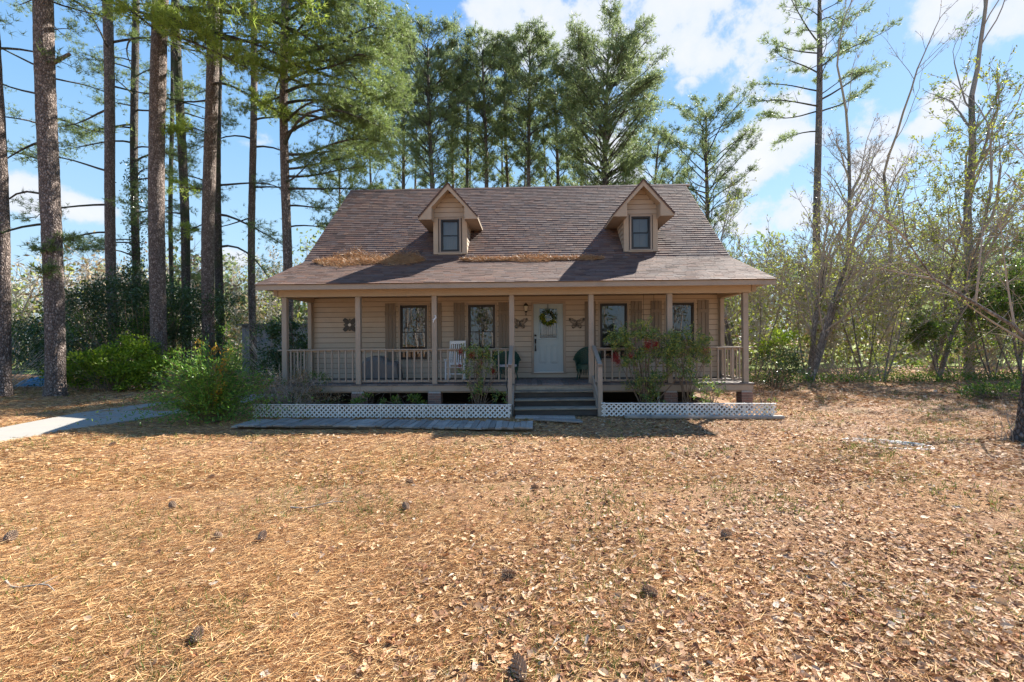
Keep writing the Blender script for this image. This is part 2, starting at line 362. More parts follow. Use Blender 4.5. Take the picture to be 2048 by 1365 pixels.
def glass_mat(name,tint,refl=1.5,rough=.0):
    m,nt,N,L,P=newmat(name); N.remove(P)
    t=N.new('ShaderNodeBsdfTransparent'); t.inputs[0].default_value=(*tint,1)
    g=N.new('ShaderNodeBsdfGlossy'); g.inputs['Roughness'].default_value=rough; g.inputs[0].default_value=(.9,.93,1,1)
    f=N.new('ShaderNodeFresnel'); f.inputs[0].default_value=refl
    mx=N.new('ShaderNodeMixShader'); L.new(f.outputs[0],mx.inputs[0]); L.new(t.outputs[0],mx.inputs[1]); L.new(g.outputs[0],mx.inputs[2])
    L.new(mx.outputs[0],N['Material Output'].inputs[0]); return m
M['glassclear']=glass_mat('upper window glass',(.75,.75,.75),1.7)
M['glass']=glass_mat('window glass',(.33,.34,.35),1.8)
M['doorglass']=glass_mat('leaded door glass',(.6,.6,.6),1.9,.08)
M['glasspale']=painted('pale glass panel',(.45,.42,.36),.3,(1,1,1),70,.3)
M['lapgap']=painted('shadowed sheathing',(.11,.085,.062),.1)  # dark tone paints the shade line under each siding lap
# ================================================================ HOUSE
HX,HY,HYAW=.08,12.5,R(-1.94)
def h2w(x,y,z=0):
    c,s=math.cos(HYAW),math.sin(HYAW); return (HX+c*x-s*y,HY+s*x+c*y,z)
house=empty('house',(HX,HY,0),HYAW,'tan clapboard house with a full front porch and two roof dormers','house')
DZ=.72; WY=1.87; XL,XR=-6.62,6.40; WT=3.30
unitbox=B().box(-.5,.5,-.5,.5,-.5,.5)
def ubox(name,mat,b=0):
    k=B()
    if b: k.bbox(-.5,.5,-.5,.5,-.5,.5,b)
    else: k.box(-.5,.5,-.5,.5,-.5,.5)
    return k.mesh(name,mat)
_uc={}
def piece(name,mat,parent,x0,x1,y0,y1,z0,z1,rot=None):
    """one box-shaped piece; alike pieces share one unit mesh"""
    if mat not in _uc: _uc[mat]=ubox('piece_'+mat,M[mat],.0)
    return link(name,_uc[mat],parent,((x0+x1)/2,(y0+y1)/2,(z0+z1)/2),rot,(x1-x0,y1-y0,z1-z0))
def bpiece(name,mat,parent,x0,x1,y0,y1,z0,z1,b=.006):
    cx,cy,cz=(x0+x1)/2,(y0+y1)/2,(z0+z1)/2
    o=B().bbox(x0-cx,x1-cx,y0-cy,y1-cy,z0-cz,z1-cz,b).obj(name,M[mat],parent); o.location=(cx,cy,cz); return o
# openings in the front wall: windows (outer frame) and door
WIN=[(-3.70,-2.835),(-1.525,-.672),(2.62,3.465),(4.68,5.525)]; WZ0,WZ1=1.335,3.055
DOOR=(.475,1.546,.90,3.138)
OP=[(a,b,WZ0,WZ1) for a,b in WIN]+[(DOOR[0]+.04,DOOR[1]-.04,DOOR[2],DOOR[3]-.04)]
def grid_cells(x0,x1,z0,z1,ops):
    xs=sorted({x0,x1,*[v for o in ops for v in o[:2]]}); zs=sorted({z0,z1,*[v for o in ops for v in o[2:]]})
    for i in range(len(xs)-1):
        for j in range(len(zs)-1):
            cx,cz=(xs[i]+xs[i+1])/2,(zs[j]+zs[j+1])/2
            if any(o[0]<cx<o[1] and o[2]<cz<o[3] for o in ops): continue
            yield xs[i],xs[i+1],zs[j],zs[j+1]
wb=B()
for a,b,c,d in grid_cells(XL,XR,DZ-.3,WT+.1,OP): wb.box(a,b,WY,WY+.12,c,d)
wb.box(XL,XL+.12,WY+.12,10.9,DZ-.3,4.45).box(XR-.12,XR,WY+.12,10.9,DZ-.3,4.45).box(XL,XR,10.9,11.02,DZ-.3,4.45)
wall=wb.obj('wall',M['lapgap'],house)
# gables and attic closing
def roof_z(y):
    return 3.50+(y+.38)*.3993 if y<2.3 else 4.57+.91*(y-2.3) if y<=6.4 else 8.3-.91*(y-6.4)
gb=B()
for x0,x1 in((XL+.002,XL+.118),(XR-.118,XR-.002)):
    gb=B(); gb.prism([(1.9,4.2),(2.3,4.42),(6.4,8.12),(10.5,4.42),(10.98,4.2)],x0,x1,'x')
    gb.obj('gable_wall',M['siding'],house,recalc=True)
for x0,x1 in((XL+.02,XL+.06),(XR-.06,XR-.02)): B().prism([(.02,3.386),(1.868,3.386),(1.868,4.24),(.02,3.50)],x0,x1,'x').obj('porch_gable',M['siding'],house,recalc=True)
# lapped siding on the ends, real laps but far from view
sb=B()
EXP=.1630
for side,xx in((-1,XL),(1,XR)):
    z=DZ-.1
    while z<8.0:
        if z+EXP<4.22: ya,yb=WY,10.9
        else: ya=2.36+(z+EXP-4.38)/.91; yb=12.8-ya
        if yb-ya>.3: sb.prism([(xx,z),(xx+side*.018,z),(xx+side*.004,z+EXP+.01),(xx,z+EXP+.01)],ya,yb,'y')
        z+=EXP
o=sb.obj('end_siding',M['siding'],wall,recalc=True); tag(o,kind='stuff')
# front boards, each its own, sharing one wedge mesh
wedge=B().prism([(0,.085),(-.026,.085),(-.010,1.0),(0,1.0)],-.5,.5,'x').mesh('siding_wedge',M['siding'],recalc=True)
z=DZ+.012
while z<WT:
    z1=min(z+EXP,WT)
    ops=[o for o in OP if o[2]<z1 and o[3]>z]
    x=XL+.14
    segs=[]
    for o in sorted(ops):
        segs.append((x,o[0],z,z1)); 
        if o[2]-z>.02: segs.append((o[0],o[1],z,o[2]))
        if z1-o[3]>.02: segs.append((o[0],o[1],o[3],z1))
        x=o[1]
    segs.append((x,XR-.14,z,z1))
    # full-height neighbours are joined where no opening cuts the row
    for a,b,c,d in segs:
        if b-a>.02: link('siding_board',wedge,wall,((a+b)/2,WY-.001,c),None,(b-a-.002,1,(d-c)))
    z+=EXP
for a,b in((XL-.03,XL+.14),(XR-.14,XR+.03)): bpiece('corner_board','trim',house,a,b,WY-.035,WY+.15,DZ,WT+.02)
# ---- interior: dark room behind the glass, floor and curtains
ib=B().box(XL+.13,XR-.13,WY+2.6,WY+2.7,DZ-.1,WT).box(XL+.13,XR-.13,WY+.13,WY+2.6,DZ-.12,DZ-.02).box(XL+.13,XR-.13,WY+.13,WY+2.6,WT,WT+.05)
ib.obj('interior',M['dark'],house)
def curtain(x0,x1,z0,z1,y,gap,parent):
    k=B(); n=40
    for s0,s1 in ((x0,x0+(x1-x0)*gap),(x1-(x1-x0)*gap,x1)):
        xs=np.linspace(s0,s1,n); yy=y+.02*np.sin(np.arange(n)*1.3)+.008*np.sin(np.arange(n)*.5)
        v=np.array([(a,b,c) for c in(z0,z1) for a,b in zip(xs,yy)]); i=np.arange(n-1)
        k.add(v,np.stack([i,i+1,n+i+1,n+i],1))
    return k.obj('curtain',M['curtain'],parent,smooth=True)
def window(x0,x1,z0,z1,y,trim,parent,depth=.09,cur=.42,gl='glass'):
    """y = wall face; returns the window part"""
    k=B()
    for a,b,c,d in((x0-trim,x0,z0-trim*.9,z1+trim),(x1,x1+trim,z0-trim*.9,z1+trim)): k.bbox(a,b,y-.045,y+.0,c,d,.004)
    k.bbox(x0,x1,y-.044,y,z1,z1+trim-.001,.004); k.bbox(x0,x1,y-.05,y,z0-trim*.9,z0,.004)
    w=k.obj('window',M['trim'],parent)
    k=B(); fw=.045
    k.bbox(x0,x0+fw,y-.03,y+depth,z0,z1,.004).bbox(x1-fw,x1,y-.03,y+depth,z0,z1,.004).bbox(x0+fw,x1-fw,y-.03,y+depth,z1-fw,z1,.004).bbox(x0+fw,x1-fw,y-.035,y+depth,z0,z0+fw,.004)
    k.obj('frame',M['frame'],w)
    zm=(z0+z1)/2
    for s,(a,b) in enumerate(((z0+fw,zm+.02),(zm-.02,z1-fw))):
        k=B(); yy=y+(.015 if s else -.012); t=.032
        k.bbox(x0+fw,x0+fw+t,yy,yy+.025,a,b,.003).bbox(x1-fw-t,x1-fw,yy,yy+.025,a,b,.003)
        k.bbox(x0+fw+t,x1-fw-t,yy,yy+.025,a,a+t,.003).bbox(x0+fw+t,x1-fw-t,yy,yy+.025,b-t,b,.003)
        k.obj('sash',M['frame'],w)
        # panes, very slightly out of true as real glass is
        e=.0025*rng.normal(size=4)
        k=B(); pz=[(x0+fw+t,a+t),(x1-fw-t,a+t),(x1-fw-t,b-t),(x0+fw+t,b-t)]
        k.add([(px,yy+.012+ee,pzz) for (px,pzz),ee in zip(pz,e)],[(0,1,2,3)]); k.obj('pane',M[gl],w)
    curtain(x0+fw,x1-fw,z0+fw,z1-fw,y+depth+.05,cur,w)
    return w
for i,(a,b) in enumerate(WIN): window(a,b,WZ0,WZ1,WY,.055,house,cur=(.35,.40,.25,.30)[i])
# shutters: three boards, two battens each
for a,b in((-4.175,-3.83),(-2.727,-2.372),(-1.985,-1.635),(-.565,-.212),(2.14,2.485),(3.575,3.925),(4.19,4.54),(5.635,5.98)):
    s=empty('shutter',((a+b)/2,WY-.02,2.22),0,parent=house)
    w=(b-a); bw=w/3
    for k in range(3): bpiece('shutter_board','shutter',s,-w/2+k*bw+.004,-w/2+(k+1)*bw-.004,-.028,-.004,-.9+.006*random.random(),.9+.008*random.random(),.003)
    for zz in(-.62,.58): bpiece('batten','shutter',s,-w/2,w/2,-.052,-.029,zz-.05,zz+.05,.004)
# ---- door
dfb=B()
x0,x1,z0,z1=DOOR
dfb.bbox(x0,x0+.065,WY-.05,WY+.11,z0,z1,.005).bbox(x1-.075,x1,WY-.05,WY+.11,z0,z1,.005).bbox(x0+.065,x1-.075,WY-.049,WY+.11,z1-.075,z1,.005).bbox(x0-.02,x1+.02,WY-.07,WY+.11,z0-.03,z0,.004)
dfr=dfb.obj('door_frame',M['trim'],house)
bpiece('threshold','white',dfr,x0+.065,x1-.075,WY-.03,WY+.10,z0,z0+.025,.003)
dx0,dx1,dz0,dz1=.545,1.468,.93,3.06
gx0,gx1,gz0,gz1=.735,1.275,1.99,2.91
k=B()
for a,b,c,d in grid_cells(dx0,dx1,dz0,dz1,[(gx0,gx1,gz0,gz1)]): k.box(a,b,WY+.02,WY+.065,c,d)
for a,b,c,d in((gx0-.05,gx0,gz0-.05,gz1+.05),(gx1,gx1+.05,gz0-.05,gz1+.05)): k.bbox(a,b,WY+.004,WY+.021,c,d,.006)
k.bbox(gx0,gx1,WY+.004,WY+.021,gz1,gz1+.05,.006).bbox(gx0,gx1,WY+.004,WY+.021,gz0-.05,gz0,.006)
for a,b in((.70,.935),(1.075,1.31)):
    k.bbox(a,b,WY+.012,WY+.021,1.19,1.77,.004)
    k.bbox(a+.022,b-.022,WY+.005,WY+.013,1.212,1.748,.004)
    k.bbox(a+.05,b-.05,WY-.002,WY+.006,1.24,1.72,.004)
door=k.obj('door',M['door'],house)
B().add([(gx0,WY+.035,gz0),(gx1,WY+.035,gz0),(gx1,WY+.036,gz1),(gx0,WY+.036,gz1)],[(0,1,2,3)]).obj('door_glass',M['doorglass'],door)
k=B()
for xx in np.linspace(gx0,gx1,5)[1:-1]: k.box(xx-.005,xx+.005,WY+.028,WY+.034,gz0,gz1)
for zz in(gz0+.03,gz0+.10,gz1-.12): k.box(gx0,gx1,WY+.027,WY+.033,zz-.004,zz+.004)
k.obj('glass_leading',M['black'],door)
for a,b in((gx0+.04,gx0+.19),(gx0+.21,gx0+.34),(gx1-.19,gx1-.04)): piece('etched_panel','glasspale',door,a,b,WY+.040,WY+.044,gz0+.09,gz0+.46)
k=B()
k.tube([(.597,WY+.02,2.07),(.597,WY-.015,2.07),(.597,WY-.03,2.07)],[.035,.035,.02],14).tube([(.60,WY+.0,1.93),(.60,WY-.03,1.90),(.60,WY-.06,1.83),(.60,WY-.065,1.74),(.60,WY-.05,1.65),(.60,WY,1.60)],[.03,.022,.016,.016,.018,.026],8)
k.bbox(.575,.625,WY-.004,WY+.02,1.82,1.96,.01).bbox(.58,.62,WY-.004,WY+.02,1.57,1.64,.008)
k.obj('door_handle',M['black'],door,smooth=False)
piece('wreath_hook','black',door,.985,1.005,WY-.004,WY+.01,2.80,3.06)
# ---- porch deck
deck=B().box(XL-.02,XR+.02,.06,WY-.002,DZ-.24,DZ-.045).obj('porch_deck',M['trim'],house)
n=92; dw=(XR-XL+.14)/n
for i in range(n):
    x=XL-.07+i*dw
    piece('deck_board','deck',deck,x+.004,x+dw-.004,-.015-.006*random.random(),WY-.02,DZ-.038,DZ+.002*random.random())
bpiece('rim_board','trim',deck,XL-.03,XR+.03,.0,.058,DZ-.20,DZ-.042,.004)
for xx in(XL-.025,XR-.015): bpiece('rim_board','trim',deck,xx,xx+.04,.06,WY,DZ-.20,DZ-.042,.004)
# ---- posts
PX=[-6.47,-4.38,-2.235,-.085,2.095,4.225,6.26]
for x in PX: bpiece('porch_post','trim',house,x-.07,x+.07,.03,.17,DZ+.003,3.165,.008)
for x in(XL+.06,XR-.06): bpiece('porch_post','trim',house,x-.06,x+.06,WY-.16,WY-.036,DZ+.003,3.165,.006)
# ---- beams, ceiling, soffit, fascia
for nm,a,b,c,d in(('porch_beam',XL-.005,XR+.005,.015,.185),('porch_beam',XL+.0,XL+.15,.187,WY),('porch_beam',XR-.15,XR,.187,WY)):
    bpiece(nm,'beam',house,a,b,c,d,3.168 if d<.3 else 3.171,3.385,.006)
bpiece('beam_cap','trim',house,XL-.13,XL-.007,.0,WY,3.20,3.385,.004); bpiece('beam_cap','trim',house,XR+.007,XR+.13,.0,WY,3.20,3.385,.004)
B().box(XL,XR,.187,WY-.002,3.34,3.37).obj('porch_ceiling',M['beam'],house)
# ---- roof body
RX0,RX1=-7.02,6.83
prof=[(-.36,3.47),(2.3,4.535),(6.4,8.262),(10.5,4.535),(13.1,3.47),(13.1,3.395),(10.6,4.40),(6.4,8.12),(2.2,4.40),(-.36,3.395)]
roof=B().prism(prof,RX0,RX1,'x').obj('roof',M['trim'],house,recalc=True)
B().box(RX0+.01,XR+.42,-.34,.014,3.37,3.392).box(RX0+.01,XL-.14,.0,2.0,3.37,3.392).box(XR+.14,RX1-.01,.0,2.0,3.37,3.392).obj('soffit',M['trim'],roof)
bpiece('fascia','trim',roof,RX0-.004,RX1+.004,-.385,-.362,3.325,3.475,.004)
# shingle underlay: thin dark sheet, then tabs
B().prism([(-.40,3.475),(2.3,4.541),(6.4,8.272),(10.5,4.541),(13.1,3.50),(13.1,3.471),(10.5,4.537),(6.4,8.264),(2.3,4.537),(-.40,3.463)],RX0-.02,RX1+.02,'x').obj('roof_underlay',M['frame'],roof,recalc=True)
E1=.1375
def shingle_rows():
    rows=[]
    for (ya,za,yb,zb) in((-.42,3.470,2.3,4.543),(2.3,4.543,6.4,8.274)):
        Ls=math.hypot(yb-ya,zb-za); nn=round(Ls/E1); s=Ls/nn
        for i in range(nn): rows.append((ya+(yb-ya)*i/nn,za+(zb-za)*i/nn,math.atan2(zb-za,yb-ya),s,ya>2))
    return rows
rows=shingle_rows(); DORM=[(-2.755,-1.635),(3.525,4.625)]
fld=B(); tabv=np.array([(x,y,z) for z in(0,1) for y in(0,1) for x in(0,1)],float)
tabq=[(0,2,3,1),(4,5,7,6),(0,1,5,4),(2,6,7,3),(0,4,6,2),(1,3,7,5)]
tab=B().add([(-.5,0,-.004),(.5,0,-.004),(-.5,1.06,-.004),(.5,1.06,-.004),(-.5,0,.014),(.5,0,.014),(-.5,1.06,.002),(.5,1.06,.002)],tabq).mesh('shingle_tab',M['shingle'],recalc=True)
cnt=0
for ri,(y,z,a,s,up) in enumerate(rows):
    x=RX0-.02-rng.random()*.2; ca,sa=math.cos(a),math.sin(a)
    wav=.0
    while x<RX1+.02:
        w=rng.choice([.17,.23,.30,.30,.36]); a0=max(x,RX0-.025); a1=min(x+w,RX1+.025); x+=w
        if a1-a0<.02: continue
        hide=False
        if up:
            for q0,q1 in DORM:
                if a0>q0-.02 and a1<q1+.02 and y>2.6 and z<6.2: hide=True
        if hide: continue
        th=.014 if rng.random()<.8 else .018
        off=rng.normal()*.0012+wav
        if up and cnt<300 and y<3.2:
            o=link('shingle',tab,roof,((a0+a1)/2,y+off*ca,z+off*sa),(a,0,0),(a1-a0-.007,s,1+(th>.015)*.25)); cnt+=1
        else:
            v=np.array([(a0+.0035,off,-.004),(a1-.0035,off,-.004),(a0+.0035,s*1.06,-.004),(a1-.0035,s*1.06,-.004),(a0+.0035,off,th),(a1-.0035,off,th),(a0+.0035,s*1.06,.002),(a1-.0035,s*1.06,.002)])
            vv=np.stack([v[:,0],y+v[:,1]*ca-v[:,2]*sa,z+v[:,1]*sa+v[:,2]*ca],1)
            fld.add(vv,tabq)
fo=fld.obj('shingle_field',M['shinglef'],roof,recalc=True); tag(fo,kind='stuff')
# ridge caps
k=B().prism([(-.11,-.09),(0,.012),(.11,-.09),(.10,-.10),(0,0),(-.10,-.10)],0,.30,'x').mesh('ridge_cap_piece',M['shingle'],recalc=True)
xx=RX0-.02
while xx<RX1-.1:
    link('ridge_cap',k,roof,(xx,6.4,8.285+.004*random.random()),(0,0,0),(1,1,1)); xx+=.255
# back slope shingle sheet with rows
bk=B()
for i in range(40):
    t0=i/40; y=10.5-(4.1)*t0; z=4.541+3.731*t0
    bk.add([(RX0-.02,y+.0,z+.012),(RX1+.02,y,z+.012),(RX0-.02,y-.1,z+.093),(RX1+.02,y-.1,z+.093)],[(0,1,3,2)])
tag(bk.obj('back_shingle_courses',M['shinglef'],roof),kind='stuff')
# ---- dormers
def dormer(x0,x1,label):
    cx=(x0+x1)/2; hw=(x1-x0)/2; yf=2.55; yr=2.12; d=empty('dormer',(0,0,0),0,parent=house); d['label']=label
    ez=5.93; az=7.03; ow=.965; pitch=(az-ez)/ow
    # cheek and body with the window opening
    wx0,wx1,wz0,wz1=cx-.31,cx+.31,4.875,5.945
    ops=[(wx0,wx1,wz0,wz1)]
    k=B()
    for a,b,c,e in grid_cells(x0+.02,x1-.02,4.60,5.96,ops): k.box(a,b,yf,yf+.06,c,e)
    k.prism([(x0+.02,5.96),(x1-.02,5.96),(x1-.02,6.20),(cx,6.85),(x0+.02,6.20)],yf,yf+.06,'y')
    for a,b in((x0+.02,x0+.08),(x1-.08,x1-.02)): k.prism([(yf+.06,4.65),(3.98,6.0),(yf+.06,6.0)],a,b,'x')
    body=k.obj('dormer_wall',M['lapgap'],d,recalc=True)
    # lapped boards above the window and on both cheeks
    zb=6.02; n=0
    while zb<6.72:
        w=hw-.02 if zb<6.15 else (6.86-zb)/pitch*.93
        B().prism([(yf,zb+.012),(yf-.026,zb+.012),(yf-.010,zb+.16),(yf,zb+.16)],cx-w,cx+w,'x').obj('siding_board',M['siding'],d,recalc=True); zb+=.16
    for side,xx in((-1,x0+.02),(1,x1-.02)):
        zb=4.78
        while zb<5.92:
            y0_=max(yf+.03,2.3+0); y1_=2.3+(zb+.16-4.57)/.91
            if y1_>y0_+.05: B().prism([(xx,zb+.012),(xx+side*.026,zb+.012),(xx+side*.010,zb+.16),(xx,zb+.16)],y0_,y1_,'y').obj('siding_board',M['siding'],d,recalc=True)
            zb+=.16
    # corner boards, head board, sill board
    k=B().bbox(x0,x0+.16,yf-.03,yf+.0,4.80,5.99,.004).bbox(x1-.16,x1,yf-.03,yf,4.80,5.99,.004)
    k.bbox(x0+.02,x1-.02,yf-.025,yf,5.99,6.02,.003).bbox(x0+.16,x1-.16,yf-.034,yf,4.785,4.855,.004)
    k.bbox(x0-.0,x0+.03,yf,yf+.13,4.86,5.99,.003).bbox(x1-.03,x1,yf,yf+.13,4.86,5.99,.003)
    k.obj('corner_board',M['beam'],d)
    w=window(wx0,wx1,wz0,wz1,yf,.05,d,cur=.5,gl='glassclear')
    # under the deepest hierarchy level the window's own pieces move up to the dormer
    for ch in list(w.children): ch.parent=d
    w.name='window_casing'
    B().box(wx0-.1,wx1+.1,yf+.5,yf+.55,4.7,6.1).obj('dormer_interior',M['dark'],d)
    # roof of the dormer: two thick slopes running back into the main roof
    def slope(s):
        k=B(); t=.05
        def ym(z): return 2.3+(z-4.57)/.91+.12
        # top surface corners: ridge front, ridge back, eave back, eave front
        V=[]
        for zoff in(0,-t):
            V+=[(cx,yr-.02,az+zoff),(cx,ym(az),az+zoff),(cx+s*ow,ym(ez),ez+zoff),(cx+s*ow,yr-.02,ez+zoff)]
        k.add(V,[(0,1,2,3),(4,7,6,5),(0,3,7,4),(2,1,5,6),(3,2,6,7),(0,4,5,1)])
        return k
    for s in(-1,1):
        slope(s).obj('dormer_roof',M['shinglef'],d,recalc=True)
        # shingle courses on the slope
        k=B(); m=10
        for i in range(m):
            f0=i/m; f1=(i+1.05)/m
            zA=ez+(az-ez)*f0; zB=min(ez+(az-ez)*f1,az+.004); xA=cx+s*ow*(1-f0); xB=cx+s*ow*max(0,(1-f1))
            yA=2.3+(zA-4.57)/.91+.1; yB=2.3+(zB-4.57)/.91+.1
            k.add([(xA+s*.01,yr-.035,zA+.018),(xA+s*.01,yA,zA+.018),(xB,yB,zB+.006),(xB,yr-.035,zB+.006),(xA+s*.01,yr-.035,zA-.002),(xA+s*.01,yA,zA-.002)],[(0,1,2,3),(0,4,5,1)],[(0,3,4)])
        k.obj('dormer_shingles',M['shinglef'],d,recalc=True)
        # front rake panel with a horizontal foot (the pork chop) and its soffit
        zo=ez-.05; inner=hw-.02
        zin_out=zo+(ow-inner)*pitch
        poly=[(s*ow,zo),(s*ow,zo-.03),(s*inner,zo-.03),(s*inner,zin_out-.13),(0,az-.05-.17),(0,az-.05)]
        B().prism([(cx+a,b) for a,b in poly],yr,yr+.03,'y').obj('rake_board',M['beam'],d,recalc=True)
        a,b=sorted((cx+s*(inner-.0),cx+s*(ow-.005)))
        B().prism([(a,zo-.032),(b,zo-.032),(b,zo-.012),(a,zo-.012)],yr+.002,3.75,'y').obj('soffit',M['trim'],d,recalc=True)
        bpiece('eave_fascia','beam',d,*(sorted((cx+s*(ow-.02),cx+s*(ow+.003)))),yr+.031,3.78,zo-.03,zo+.035,.003)
        # sloping soffit inside the gable recess
        p=[(cx+s*inner,zin_out-.10),(cx,az-.05-.10)]
        B().add([(p[0][0],yr+.03,p[0][1]),(p[1][0],yr+.03,p[1][1]),(p[1][0],yf,p[1][1]),(p[0][0],yf,p[0][1])],[(0,1,2,3)]).obj('rake_soffit',M['beam'],d)
        B().box(*sorted((cx+s*inner,cx+s*(inner-.012))),yr+.031,yf-.001,zo-.03,zin_out-.10).obj('return_board',M['beam'],d)
dormer(*DORM[0],'left dormer with a single window'); dormer(*DORM[1],'right dormer with a single window')
# pine straw lying on the roof where the pitch changes
def roof_straw(x0,x1,w,n,label,hgt):
    b=B(); t=rng.random(n); x=x0+(x1-x0)*t; half=w*np.sqrt(np.clip(1-np.abs(2*t-1)**2.6,0,1))*(.75+.25*np.sin(x*3.1)+.1*np.sin(x*9))
    u=np.clip(rng.normal(size=n)*.5,-1.35,1.35); yy=2.16+u*half
    z=np.where(yy<2.3,3.50+(yy+.38)*.4,4.57+.91*(yy-2.3))+.02+rng.random(n)*hgt*np.maximum(0,1-np.abs(u))*(.6+.4*np.sin(x*6+u*3))
    D=norm(np.stack([rng.normal(size=n),rng.normal(size=n)*.55,rng.normal(size=n)*.22+.1],1))
    needles(b,np.stack([x,yy,z],1),D,rng.uniform(.09,.20,n),.010)
    # solid bed under the loose needles
    m=60; xs=np.linspace(x0+.1,x1-.1,m); P=[]
    for xi in xs:
        tt=(xi-x0)/(x1-x0); hh=w*.55*math.sqrt(max(0,1-abs(2*tt-1)**2.6))
        for e,hz in((-1,.0),(-.45,.7),(.2,1),(.65,.7),(1,0)):
            y=2.16+e*hh*(.85+.15*math.sin(xi*5)); P.append((xi,y,(3.50+(y+.38)*.4 if y<2.3 else 4.57+.91*(y-2.3))+.012+hz*hgt*.3*(.8+.3*math.sin(xi*7))))
    q=[(i*5+j,(i+1)*5+j,(i+1)*5+j+1,i*5+j+1) for i in range(m-1) for j in range(4)]
    b.add(P,q)
    o=b.obj('pine_straw_drift',M['roofstraw']); o.location=(HX,HY,0); o.rotation_euler=(0,0,HYAW)
    tag(o,label,'pine straw','drifts of pine straw on the roof','stuff')
roof_straw(-6.55,-3.05,.62,16000,'orange pine straw drift on the left part of the porch roof',.09)
roof_straw(-1.75,2.75,.32,11000,'thinner orange pine straw drift on the roof between the two dormers',.07)
# ---- railings
def railing(x0,x1,y0,y1,nb,side=False):
    r=empty('railing',(0,0,0),0,parent=house)
    if not side:
        bpiece('top_rail','trim',r,x0,x1,.045,.135,1.665,1.70,.004); bpiece('under_rail','trim',r,x0,x1,.10,.14,1.62,1.664,.003)
        for i in range(nb):
            x=x0+(x1-x0)*(i+.5)/nb; piece('baluster','trim',r,x-.019,x+.019,.062,.099,.78,1.664)
        bpiece('bottom_rail','trim',r,x0,x1,.10,.14,.77,.83,.003)
    else:
        bpiece('top_rail','trim',r,x0-.045,x0+.045,y0,y1,1.665,1.70,.004)
        for i in range(nb):
            y=y0+(y1-y0)*(i+.5)/nb; piece('baluster','trim',r,x0-.019,x0+.019,y-.019,y+.019,.78,1.664)
        bpiece('bottom_rail','trim',r,x0-.02,x0+.02,y0,y1,.77,.83,.003)
for i in range(6):
    if i==3: continue
    railing(PX[i]+.07,PX[i+1]-.07,0,0,10)
for x in(XL+.12,XR-.12): railing(x,x,.17,WY-.16,8,True)
for s in(-1,1): bpiece('rail_end','trim',house,*( (PX[0]-.20,PX[0]-.071) if s<0 else (PX[6]+.071,PX[6]+.2)),.045,.135,1.665,1.70,.004)
# ---- stairs
st=empty('stairs',(0,0,0),0,parent=house)
sx0,sx1=-.0,2.10
for k_,(zt,yf) in enumerate(((.555,-.31),(.375,-.66),(.195,-1.0))):
    tilt=R(-.5+.3*k_)
    o=bpiece('tread','stairtread',st,sx0,sx1,yf,yf+.38,zt-.042,zt,.008); o.rotation_euler=(0,-R(.45),0)
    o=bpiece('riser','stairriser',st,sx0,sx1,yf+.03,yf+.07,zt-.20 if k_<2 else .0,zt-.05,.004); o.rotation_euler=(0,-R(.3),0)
bpiece('riser','stairtread',st,sx0,sx1,-.03,-.002,.555,.66,.004)
for x in(-.045,2.115):
    B().prism([(.0,.62),(-1.02,.0),(-1.02,.16),(.0,.70)],x-.02,x+.02,'x').obj('stringer',M['trim'],st,recalc=True)
for x in(-.10,2.15):
    bpiece('newel_post','trim',st,x-.055,x+.055,-1.10,-.99,0,1.30,.006)
    k=B().prism([(-1.10,1.23),(.0,1.68),(.0,1.76),(-1.10,1.31)],x-.05,x+.05,'x'); k.obj('handrail',M['trim'],st,recalc=True)
k=B().prism([(-1.0,.28),(.03,.78),(.03,.95),(-1.0,.42)],2.10,2.14,'x').obj('lower_rail',M['trim'],st,recalc=True)
for yy in(-.72,-.38): piece('baluster','trim',st,2.125,2.165,yy-.02,yy+.02,.48+(yy+1)*.5,1.28+(yy+1)*.42)
# ---- brick piers
bm=ubox('brick_unit',M['brick'])
def pier(x,y,w=.36,label=None):
    p=B().box(x-w/2+.012,x+w/2-.012,y-.10,y+.24,0,DZ-.205).obj('brick_pier',M['mortar'],house)
    z=.004; r=0
    while z<DZ-.27:
        xs=[(-w/2,-w/2+.19),(-w/2+.20,w/2)] if r%2 else [(-w/2,-.05),(-.04,.12),(.13,w/2)] if w>.3 else [(-w/2,0),(.01,w/2)]
        for a,b in xs:
            if b-a<.03: continue
            link('brick',bm,p,(x+(a+b)/2+.002*random.random(),y-.10+.03,z+.029),None,(b-a,.09,.058))
        for sx in(-1,1):
            for yy in(.08,.20) if r%2 else(.03,.14,): link('brick',bm,p,(x+sx*(w/2-.04),y-.10+yy+.05,z+.029),None,(.085,.10,.058))
        z+=.068; r+=1
for x in PX: pier(x if abs(x)<6 else x-.0,.10,.36 if abs(x)<6 else .30)
# crawl space: one near-black panel across the back under the house
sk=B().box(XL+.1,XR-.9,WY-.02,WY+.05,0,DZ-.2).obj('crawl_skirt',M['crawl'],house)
k=B()
for a,b in((2.25,4.02),): k.box(a,b,.35,.37,DZ-.26,DZ-.205).box(b-.06,b,.34,.38,.05,DZ-.26)
k.obj('vent_frame',M['white'],house)
def thing(name,x,y,z,label,cat,group=None,rz=0,house_frame=True):
    if house_frame: return empty(name,h2w(x,y,z),HYAW+rz,label,cat,group)
    return empty(name,(x,y,z),rz,label,cat,group)
